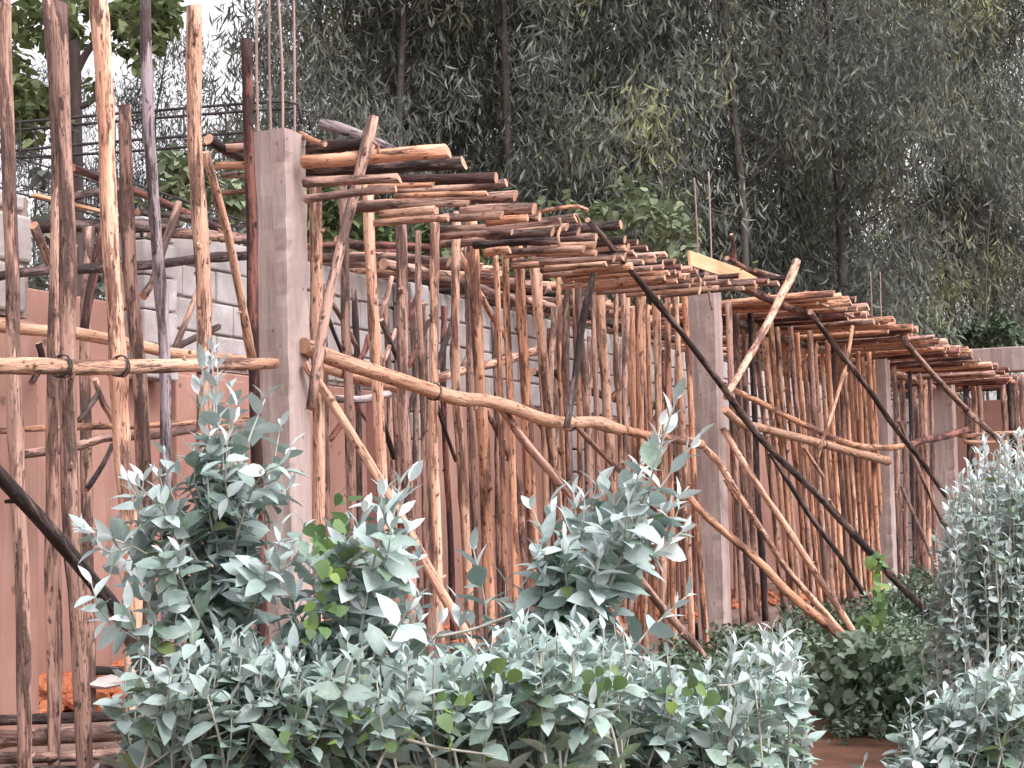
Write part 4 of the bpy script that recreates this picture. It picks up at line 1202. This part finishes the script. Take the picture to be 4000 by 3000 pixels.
# small drooping tree left, in the sky gap
for (u_, y_, sc_, lab) in ((600, 42, .52, 'lower bluish eucalyptus standing in the sky gap left of the pale sawn pole'), (470, 44, .42, 'small bluish eucalyptus behind the bright peeled pole'), (760, 44, .36, 'low eucalyptus right behind the pale sawn pole'), (150, 40, .46, 'low eucalyptus behind the left broadleaf tree'), (320, 42, .36, 'low eucalyptus seen through the left cage bars'), (930, 42, .42, 'low eucalyptus left of the near column')):
    p = pz(u_, 1500, y_)
    tree('eucalyptus_tree', p.x, y_, random.uniform(0, 6.28), sc_ * 1.42, VAR[4], lab, 'tree', GT)

# ------------------------------------------------------------------ broadleaf trees
def leafy(name, base, limbs, clumps, nper, L, mats, label, cat='tree', shape='heart', trunk='dtrunk', spread=.3, group=None, droop=-.35):
    """limbs: list of (polyline, r0, r1); clumps: list of centre, radius"""
    root = bpy.data.objects.new(name, None)
    COL.objects.link(root)
    root.matrix_world = Matrix.Translation(base)
    tag(root, label, cat, group)
    inv = Vector(base)
    mb = MB()
    for i, (pl, r0, r1) in enumerate(limbs):
        path = crom([Vector(p) - inv for p in pl], 14)
        mb.tube(path, [r0 + (r1 - r0) * j / 13 for j in range(14)], 8, .1, seed=i)
    mb.build('trunk', [M[trunk]], root, smooth=True)
    Cs, tn = [], []
    for (c, r) in clumps:
        c = np.array(tuple(Vector(c) - inv))
        n = int(nper * (r / spread) ** 2)
        q = rnd_unit(n) * (rng.random(n) ** .45)[:, None] * r
        Cs.append(c + q)
        tn.append(np.clip(rng.random(n) * .6 + rng.random() * .4, 0, 1))
    C = np.concatenate(Cs); T_ = np.concatenate(tn)
    n = len(C)
    D = rnd_unit(n) * np.array([1, 1, .5]) + np.array([0, 0, droop])
    Nn = rnd_unit(n) * .6 + np.array([0, 0, 1.0])
    Ls = rng.uniform(L * .7, L * 1.25, n)
    me = leaf_mesh('crown', C, D, Nn, Ls, Ls * rng.uniform(.45, .7, n), T_, None, shape=shape, bend=.2, fold=.2)
    me.materials.append(M[mats])
    o = bpy.data.objects.new('crown', me)
    COL.objects.link(o)
    o.parent = root
    return root
Z1 = 20.0
g = lambda u_, v_2, z_=Z1: pz(u_, v_2, z_)
bs = g(300, 1500); bs.z = 0
lim = [([bs, g(300, 1000), g(295, 600), g(290, 300), g(285, 120)], .11, .07), ([g(290, 300), g(330, 220), g(400, 120), g(450, 20)], .05, .025), ([g(285, 140), g(260, 60), g(270, -60)], .06, .04),
       ([g(300, 420), g(350, 400), g(385, 350), g(420, 250)], .04, .02), ([g(250, 560), g(180, 450), g(60, 330)], .03, .015), ([g(290, 200), g(200, 130), g(100, 110)], .035, .012), ([g(400, 120), g(520, 60), g(620, 40)], .025, .01)]
cl = []
for (u_, v_2, r_px) in [(60, 80, 60), (120, 130, 60), (170, 60, 70), (250, 20, 70), (60, 250, 60), (70, 340, 90), (130, 380, 90), (60, 450, 80), (180, 440, 60), (330, 30, 60), (400, 60, 50), (480, 40, 70), (560, 30, 80), (620, 90, 80), (500, 120, 60), (560, 180, 70), (640, 10, 80), (340, 140, 40), (280, 120, 40), (430, 190, 40), (540, 250, 40), (600, 140, 70), (120, 20, 50), (200, 180, 40), (350, 330, 40), (20, 180, 50), (220, 500, 50), (100, 540, 60)]:
    for q in range(3):
        cl.append((g(u_ + random.uniform(-25, 25), v_2 + random.uniform(-25, 25), Z1 + random.uniform(-1, 1)), r_px * Z1 / F * random.uniform(.7, 1.1)))
leafy('broadleaf_tree', bs, lim, cl, 95, .13, 'broad', 'dark trunked broadleaf tree against white sky at the upper left', spread=.3)
Z2 = 24.0
g2 = lambda u_, v_2: pz(u_, v_2, Z2)
bs = g2(2480, 1500); bs.z = 0
cl = []
for (u_, v_2, r_px) in [(2450, 730, 60), (2520, 760, 70), (2390, 800, 70), (2560, 850, 80), (2470, 850, 90), (2640, 820, 60), (2660, 900, 70), (2350, 850, 70), (2600, 950, 80), (2500, 960, 90), (2400, 930, 80), (2680, 1000, 60), (2300, 830, 50), (2160, 800, 40), (2250, 800, 40), (2080, 810, 30), (2720, 960, 40), (2300, 900, 60)]:
    for q in range(4):
        cl.append((pz(u_ + random.uniform(-35, 35), v_2 + random.uniform(-35, 35), Z2 + random.uniform(-.7, .7)), r_px * Z2 / F * random.uniform(.5, .9)))
leafy('shrub_tree', bs, [([bs, g2(2490, 1200), g2(2480, 900)], .05, .02), ([g2(2490, 1150), g2(2600, 1000), g2(2640, 850)], .025, .01), ([g2(2490, 1150), g2(2400, 950), g2(2380, 830)], .025, .01)], cl, 42, .15, 'pale', 'pale green shrub tree rising above the deck left of the middle column', spread=.3, trunk='trunk')
Z3 = 17.0
g3 = lambda u_, v_2: pz(u_, v_2, Z3)
for (uc, vlist, lab, mt_) in ((690, [(650, 640, 60), (700, 660, 70), (740, 700, 60), (660, 740, 70), (720, 780, 70), (780, 760, 60), (840, 700, 60), (900, 780, 70), (620, 820, 50), (560, 760, 50), (940, 720, 60)], 'bright leafy shrub behind the wall left of the near column', 'pale'),
                              (1290, [(1220, 760, 60), (1280, 720, 70), (1330, 800, 70), (1260, 880, 80), (1350, 920, 80), (1420, 980, 70), (1500, 860, 60), (1540, 950, 70), (1400, 800, 60), (1480, 1020, 60)], 'green shrub behind the wall seen under the first deck logs', 'broad'),
                              (1600, [(1640, 900, 60), (1680, 960, 60), (1750, 960, 60), (1850, 1000, 60), (1950, 1060, 50), (2120, 1060, 50), (2200, 1090, 50)], 'green shrub behind the wall seen between the middle props', 'broad'),
                              (3850, [(3680, 1290, 60), (3760, 1330, 60), (3840, 1320, 60), (3920, 1310, 60), (3990, 1330, 60), (3600, 1270, 50), (3890, 1240, 40)], 'low bluish shrub above the far brown beam', 'under'),
                              (240, [(170, 1080, 50), (120, 1120, 50), (370, 1100, 50), (400, 1060, 40), (200, 1000, 50), (150, 700, 40), (200, 880, 60), (420, 900, 50)], 'green shrub seen through the window opening at the left', 'euc')):
    Z3 = 34.0 if uc > 3000 else 17.0
    bs = g3(uc, 1500); bs.z = 0
    cl = []
    for (u_, v_2, r_px) in vlist:
        for q in range(3):
            cl.append((pz(u_ + random.uniform(-30, 30), v_2 + random.uniform(-30, 30), Z3 + random.uniform(-.5, .5)), r_px * Z3 / F * random.uniform(.6, 1.0)))
    leafy('shrub', bs, [([bs, g3(uc, 1200), g3(uc + 20, 800)], .04, .01)], cl, 60, .13, mt_, lab, 'shrub', spread=.2, trunk='trunk')

# ------------------------------------------------------------------ silver saplings in front
def sapling(name, root_pt, stems, label, cat='bush', leaf=.07, mats='silver', group=None, tone=1.0, gap=.052, side=True, tipw=1.0, fill=None):
    """stems: list of world polylines (foot to tip) with radius; opposite pairs of clasping leaves up every stem"""
    root = bpy.data.objects.new(name, None)
    COL.objects.link(root)
    root.matrix_world = Matrix.Translation(root_pt)
    tag(root, label, cat, group)
    mb = MB()
    C, D, Nn, L, Wd, T_ = [], [], [], [], [], []
    def dress(path_pts, r0, start, lf, order=0):
        st_tone = random.uniform(.0, .35)
        Lt = sum((path_pts[i + 1] - path_pts[i]).length for i in range(len(path_pts) - 1))
        n = max(6, int(Lt / gap))
        path = crom(path_pts, n)
        mb.tube([p - root_pt for p in path], [r0 * (1 - .8 * i / (n - 1)) + .0012 for i in range(n)], 6, .05)
        a0 = random.uniform(0, 6.28)
        for i in range(n):
            q = i / (n - 1)
            if q < start: continue
            tg = (path[min(i + 1, n - 1)] - path[max(i - 1, 0)]).normalized()
            s1 = tg.cross(Vector((.3, 1, .1))).normalized()
            s2_ = tg.cross(s1)
            a0 += math.pi / 2 + random.uniform(-.3, .3)
            tip = q > .86
            for sg in (0, math.pi):
                if random.random() < .06: continue
                sd_ = s1 * math.cos(a0 + sg) + s2_ * math.sin(a0 + sg)
                up_ = (1.9 if tip else .55) + random.uniform(-.35, .3)
                dr = (sd_ + tg * up_ + Vector((random.gauss(0, .32), random.gauss(0, .32), random.gauss(0, .32) - (0 if tip else .12)))).normalized()
                nrm = (tg * 1.0 - sd_ * up_ * .8 + Vector((random.gauss(0, .25), random.gauss(0, .25), random.gauss(0, .25))))
                ll = lf * random.uniform(.7, 1.2) * (.78 + .25 * (1 - q) - (.1 if tip and order else 0))
                C.append(path[i] - root_pt); D.append(dr); Nn.append(nrm)
                L.append(ll * (1.25 if not tip else 1.05)); Wd.append(ll * (random.uniform(.55, .8) if not tip else random.uniform(.3, .45)))
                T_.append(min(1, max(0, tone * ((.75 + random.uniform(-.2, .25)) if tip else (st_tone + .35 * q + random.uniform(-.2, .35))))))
            if order == 0 and side and .12 < q < .82 and random.random() < .42:
                sd_ = s1 * math.cos(a0 + .8) + s2_ * math.sin(a0 + .8)
                sl_ = (.10 + .22 * (1 - q)) * random.uniform(.6, 1.3)
                p1 = path[i] + (sd_ * .75 + tg * .9).normalized() * sl_ * .5
                p2 = path[i] + (sd_ * .6 + tg * 1.0 + Vector((0, 0, .5))).normalized() * sl_
                dress([path[i], p1, p2], r0 * .4, .15, lf * .85, 1)
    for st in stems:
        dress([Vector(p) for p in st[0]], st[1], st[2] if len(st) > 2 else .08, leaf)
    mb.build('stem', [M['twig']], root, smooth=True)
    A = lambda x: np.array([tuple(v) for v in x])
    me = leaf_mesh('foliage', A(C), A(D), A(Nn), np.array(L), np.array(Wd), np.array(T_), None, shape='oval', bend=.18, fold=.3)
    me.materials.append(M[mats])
    o = bpy.data.objects.new('foliage', me); COL.objects.link(o); o.parent = root
    return root
random.seed(3)
ZS = 5.6
def q_(u_, v_2, dz=0.0): return pz(u_, v_2, ZS + dz)
# left sapling
st = []
st.append(([q_(880, 3300), q_(880, 2700), q_(868, 2300), q_(850, 1950), (q_(838, 1650)), q_(828, 1375)], .009, .15))
st.append(([q_(900, 3300), q_(890, 2700), q_(870, 2300), q_(845, 1900), (q_(800, 1700)), q_(775, 1540)], .006, .25))
st.append(([q_(900, 3300), q_(880, 2600), q_(865, 2100), q_(850, 1800), q_(845, 1600), q_(850, 1440)], .006, .3))
st.append(([q_(900, 3300), q_(880, 2600), q_(865, 2100), q_(835, 1750), q_(800, 1600), q_(790, 1440)], .006, .3))
st.append(([q_(900, 3300), q_(890, 2700), q_(885, 2300), q_(880, 1950), (q_(900, 1700)), q_(925, 1590)], .006, .25))
for a, b_, c in [((865, 2300), (990, 1900), (1085, 1820)), ((870, 2300), (640, 2150), (350, 2060)), ((870, 2350), (560, 2150), (560, 1880)), ((870, 2200), (700, 2000), (560, 1930)), ((870, 2400), (950, 2150), (1060, 1890)), ((880, 2700), (560, 2500), (500, 2380)), ((880, 2600), (720, 2300), (700, 2150)), ((870, 2050), (960, 1750), (1035, 1560)), ((868, 2350), (680, 2050), (545, 1900)), ((865, 2450), (600, 2180), (370, 2080)),
                 ((870, 2600), (640, 2350), (470, 2200)), ((880, 2750), (620, 2550), (420, 2430)), ((900, 2900), (700, 2750), (500, 2650)), ((868, 2250), (760, 1950), (700, 1850)),
                 ((870, 2200), (920, 1980), (1010, 1960)), ((880, 2600), (1000, 2350), (1090, 2120)), ((860, 2150), (780, 2060), (640, 2010)), ((880, 2700), (760, 2400), (600, 2330)), ((880, 2500), (900, 2250), (830, 2050)), ((900, 3000), (600, 2900), (390, 2980))]:
    dz = random.uniform(-.35, .35)
    st.append(([q_(*a), q_(*b_, dz * .6), q_(*c, dz)], .005, .12))
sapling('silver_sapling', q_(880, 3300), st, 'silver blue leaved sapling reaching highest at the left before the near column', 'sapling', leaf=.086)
# second
st = []
for a, b_, c in [((1350, 3300), (1400, 2500), (1600, 1880)), ((1350, 3300), (1330, 2500), (1420, 2000)), ((1350, 3200), (1450, 2600), (1590, 2080)), ((1300, 3200), (1200, 2600), (1080, 2200)), ((1350, 3000), (1480, 2600), (1620, 2330)),
                 ((1300, 3000), (1180, 2550), (1150, 2350)), ((1350, 2800), (1450, 2450), (1480, 2150)), ((1300, 3000), (1250, 2500), (1260, 2200)), ((1350, 2900), (1560, 2650), (1700, 2480)), ((1350, 2900), (1520, 2700), (1560, 2450)), ((1300, 2900), (1380, 2500), (1330, 2150)), ((1350, 2900), (1480, 2300), (1560, 1900)), ((1350, 2900), (1420, 2400), (1500, 2010)), ((1350, 2900), (1500, 2450), (1610, 2200)), ((1350, 2900), (1350, 2400), (1400, 2080))]:
    dz = random.uniform(-.4, .4)
    st.append(([q_(*a), q_(*b_, dz * .6), q_(*c, dz)], .006, .25))
sapling('silver_sapling', q_(1350, 3300), st, 'silver blue sapling right of the near column, mixed with round green leaves', 'sapling', leaf=.095)
# third, arching to the right
ZS = 5.9
st = []
for a, b_, c, e_ in [((2050, 3300), (2250, 2600), (2480, 2050), (2640, 1560)), ((2050, 3200), (2300, 2400), (2550, 1950), (2735, 1700)), ((2050, 3200), (2250, 2500), (2480, 2150), (2690, 1900)), ((2000, 3200), (2100, 2600), (2250, 2150), (2330, 1900)),
                     ((2000, 3200), (2050, 2600), (2120, 2250), (2150, 1960)), ((1950, 3200), (1900, 2700), (1900, 2400), (1850, 2150)), ((2000, 3200), (2200, 2650), (2420, 2300), (2660, 2080)), ((2000, 3100), (2150, 2600), (2280, 2300), (2420, 2080)),
                     ((2000, 3100), (2300, 2750), (2500, 2500), (2680, 2330)), ((1950, 3100), (1850, 2800), (1800, 2550), (1800, 2380)), ((2050, 3000), (2150, 2500), (2300, 2150), (2540, 1760)), ((2000, 3000), (2100, 2650), (2150, 2400), (2250, 2200)), ((2050, 3000), (2200, 2500), (2330, 2200), (2470, 1960)), ((2050, 3000), (2100, 2500), (2150, 2200), (2080, 1990)), ((2050, 3000), (2150, 2500), (2250, 2150), (2240, 1930)), ((2050, 3100), (2280, 2450), (2500, 2000), (2580, 1660)), ((2050, 3100), (2250, 2450), (2420, 2150), (2500, 1850))]:
    dz = random.uniform(-.35, .35)
    st.append(([q_(*a), q_(*b_, dz * .4), q_(*c, dz * .8), q_(*e_, dz)], .007, .25))
sapling('silver_sapling', q_(2000, 3300), st, 'silver blue sapling arching right towards the middle column', 'sapling', leaf=.10)
# lower thicket, one bush after another
def thicket(z, u0, u1, vf, foot, nst, leaf, label, name='silver_bush', mats='silver', gap=.055, jz=.5, fan=120, r=.005, tone=.85, lean=-60):
    st = []
    for k in range(nst):
        fan_k = fan * random.uniform(.5, 3.2)
        ut = random.uniform(u0, u1)
        vt = vf(ut) + abs(random.gauss(0, 1)) * (foot - vf(ut)) * .33
        ub = ut + random.uniform(-fan_k, fan_k) + lean
        vb = min(foot + 250, vt + 900)
        dz = random.uniform(-jz, jz)
        st.append(([pz(ub, vb, z + dz), pz((ub + ut) / 2 + random.uniform(-60, 60), (vb + vt) / 2, z + dz * .7 + random.uniform(-.1, .1)), pz(ut, vt, z + dz)], r, .18))
    rp = pz((u0 + u1) / 2, foot + 250, z)
    return sapling(name, rp, st, label, 'bush', leaf=leaf, mats=mats, gap=gap, tone=tone)
top1 = lambda u_: 70 - 260 * max(-.6, mnoise.noise(Vector((u_ * .0055, 2.3, 0)))) - 110 * mnoise.noise(Vector((u_ * .016, 5.3, 0))) + np.interp(u_, [350, 500, 700, 1000, 1200, 1500, 1700, 1850, 2000, 2300, 2600, 2750, 2900, 3000, 3120, 3200], [2900, 2650, 2500, 2420, 2500, 2520, 2480, 2500, 2450, 2480, 2450, 2600, 2500, 2470, 2560, 2800])
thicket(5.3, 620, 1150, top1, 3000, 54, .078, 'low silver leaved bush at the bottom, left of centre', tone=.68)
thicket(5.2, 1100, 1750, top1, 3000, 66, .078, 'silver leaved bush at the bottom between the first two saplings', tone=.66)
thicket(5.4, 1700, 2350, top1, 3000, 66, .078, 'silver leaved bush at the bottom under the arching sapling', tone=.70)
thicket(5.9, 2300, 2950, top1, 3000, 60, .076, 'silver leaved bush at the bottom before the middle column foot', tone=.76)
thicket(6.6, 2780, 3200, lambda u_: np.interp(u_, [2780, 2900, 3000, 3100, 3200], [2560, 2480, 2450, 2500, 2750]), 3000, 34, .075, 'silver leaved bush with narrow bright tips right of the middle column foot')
# right hand bush, farther off, smaller leaves
topR = lambda u_: np.interp(u_, [3380, 3480, 3560, 3640, 3700, 3760, 3850, 3930, 4100], [2500, 2250, 2330, 2080, 1930, 1850, 1700, 1720, 1640])
thicket(20.5, 3420, 3640, lambda u_: np.interp(u_, [3420, 3480, 3560, 3640], [2380, 2230, 2260, 2330]), 2470, 60, .085, 'grey green bush beyond the braces at the right', gap=.06, jz=.7, fan=60, tone=.95, lean=70, name='eucalyptus_bush')
thicket(9.5, 3690, 4140, topR, 2750, 270, .060, 'large silver bush filling the right edge', gap=.06, jz=.7, fan=60, tone=.95, lean=70, name='eucalyptus_bush')
thicket(7.0, 3560, 4100, lambda u_: np.interp(u_, [3560, 3700, 3850, 4100], [2880, 2700, 2560, 2500]), 3050, 60, .075, 'silver bush in the lower right corner')
# round leaved green creeper among the silver leaves
def scatter(name, regs, z, n, L, mats, label, cat, shape='heart', jz=.3, kind=None, face=True, group=None):
    C, T_ = [], []
    tot = sum(r[2] * r[3] for r in regs)
    for (u_, v_2, ru, rv) in regs:
        k = int(n * ru * rv / tot) + 1
        for _ in range(k):
            a = random.uniform(0, 6.28); rr_ = math.sqrt(random.random())
            C.append(tuple(pz(u_ + math.cos(a) * rr_ * ru, v_2 + math.sin(a) * rr_ * rv, z + random.uniform(-jz, jz))))
            T_.append(random.random())
    C = np.array(C); n = len(C)
    base = C.mean(axis=0); base[2] = C[:, 2].min()
    D = rnd_unit(n) + np.array([0, 0, -.6])
    Nn = rnd_unit(n) * .7 + np.array([0, -1.0, .5]) * (1 if face else 0)
    Ls = rng.uniform(L * .65, L * 1.2, n)
    me = leaf_mesh(name, C - base, D, Nn, Ls, Ls * rng.uniform(.6, .95, n), np.array(T_), None, shape=shape, bend=.15, fold=.15)
    me.materials.append(M[mats])
    o = bpy.data.objects.new(name, me); COL.objects.link(o); o.location = base
    return tag(o, label, cat, group, kind)
scatter('creeper', [(1220, 2090, 60, 50), (1290, 2160, 60, 60), (1300, 2250, 60, 70), (1330, 2030, 40, 60), (1270, 2360, 50, 60), (1240, 2480, 50, 50), (1340, 1960, 30, 40)], 5.25, 44, .042, 'green', 'bright green round leaved creeper right of the near column foot', 'creeper')
scatter('creeper', [(1750, 2730, 120, 90), (1400, 2850, 200, 90), (1950, 2620, 80, 60), (1050, 2900, 120, 60), (1650, 2900, 120, 60), (2350, 2650, 120, 60), (2700, 2700, 120, 60)], 5.0, 70, .045, 'green', 'dull green round leaved creeper in the bottom thicket', 'creeper')
scatter('creeper', [(3420, 2200, 22, 60), (3430, 2330, 20, 70), (3400, 2420, 40, 30)], 14.5, 60, .075, 'green', 'dark green vine hanging beside the third column near the thin black brace', 'creeper', jz=.2)
scatter('undergrowth', [(3350, 2640, 210, 150), (3560, 2640, 190, 130), (3720, 2740, 180, 190), (3480, 2790, 260, 90), (3330, 2560, 120, 80)], 11.8, 5200, .075, 'under', 'leafy green undergrowth between the foot of the braces and the right hand bush', 'undergrowth', 'oval', 1.2, 'stuff', False)
# dark undergrowth inside the thicket and along the ground at the right
scatter('undergrowth', [(1500, 2900, 900, 250), (2500, 2850, 500, 250), (900, 2800, 250, 200)], 6.4, 2600, .07, 'under', 'dense undergrowth filling the thicket at the bottom', 'undergrowth', 'oval', .5, 'stuff', False)
def cover(name, s0, s1, d0, d1, n, L, hmax, label, mats='under', dens=None):
    C = []
    while len(C) < n:
        s = random.uniform(s0, s1); dd = random.uniform(d0, d1)
        p = W(s, dd, 0)
        nn = mnoise.noise(Vector((p.x * 1.1, p.y * 1.1, 3))) + .35
        if nn < random.random() * .5: continue
        hh = hmax * max(.1, nn) * random.random() ** .6
        C.append((p.x, p.y, max(0, ground_h(p.x, p.y)) + hh))
    C = np.array(C); base = C.mean(axis=0); base[2] = 0
    D = rnd_unit(n) + np.array([0, 0, .3]); Nn = rnd_unit(n) * .6 + np.array([0, 0, 1.])
    Ls = rng.uniform(L * .6, L * 1.3, n)
    me = leaf_mesh(name, C - base, D, Nn, Ls, Ls * rng.uniform(.35, .7, n), rng.random(n), None, shape='oval', bend=.2, fold=.2)
    me.materials.append(M[mats])
    o = bpy.data.objects.new(name, me); COL.objects.link(o); o.location = base
    return tag(o, label, 'undergrowth', None, 'stuff')
cover('ground_plants', 2.0, 12.5, -3.4, -.75, 30000, .055, .42, 'low green plants along the foot of the building at the right')
cover('ground_plants', 9.5, 15.0, -2.4, -.7, 16000, .06, .95, 'leafy green growth climbing around the foot of the long black brace')
cover('ground_plants', 4.0, 14.0, -1.2, -.2, 14000, .055, .6, 'taller green plants around the feet of the braces')
mb = MB()
for (u0, v0, u1, v1, z_) in [(1500, 2865, 1930, 2950, 4.9), (1030, 2770, 1390, 2600, 5.0), (1200, 2800, 1100, 2960, 5.0), (1700, 2490, 2000, 2400, 5.4), (2800, 2680, 2950, 2640, 6.2), (1650, 2880, 1700, 2970, 4.9)]:
    Q = [pz(u0, v0, z_), pz((u0 + u1) / 2, (v0 + v1) / 2 + 12, z_), pz(u1, v1, z_)]
    mb.tube(crom(Q, 10), [.006 - .0004 * i for i in range(10)], 6)
for k in range(1):
    pass
tag(mb.build('dry_twigs', [M['twig']], smooth=True), 'pale bare twigs caught in the bottom thicket', 'twigs', kind='stuff')
P([(3020, 2840), (3060, 2880), (3110, 2910)], 22, 'S', 'loose_pole', 'smooth pole end lying on the red ground below the ground plants', 'pole', d=-2.6)
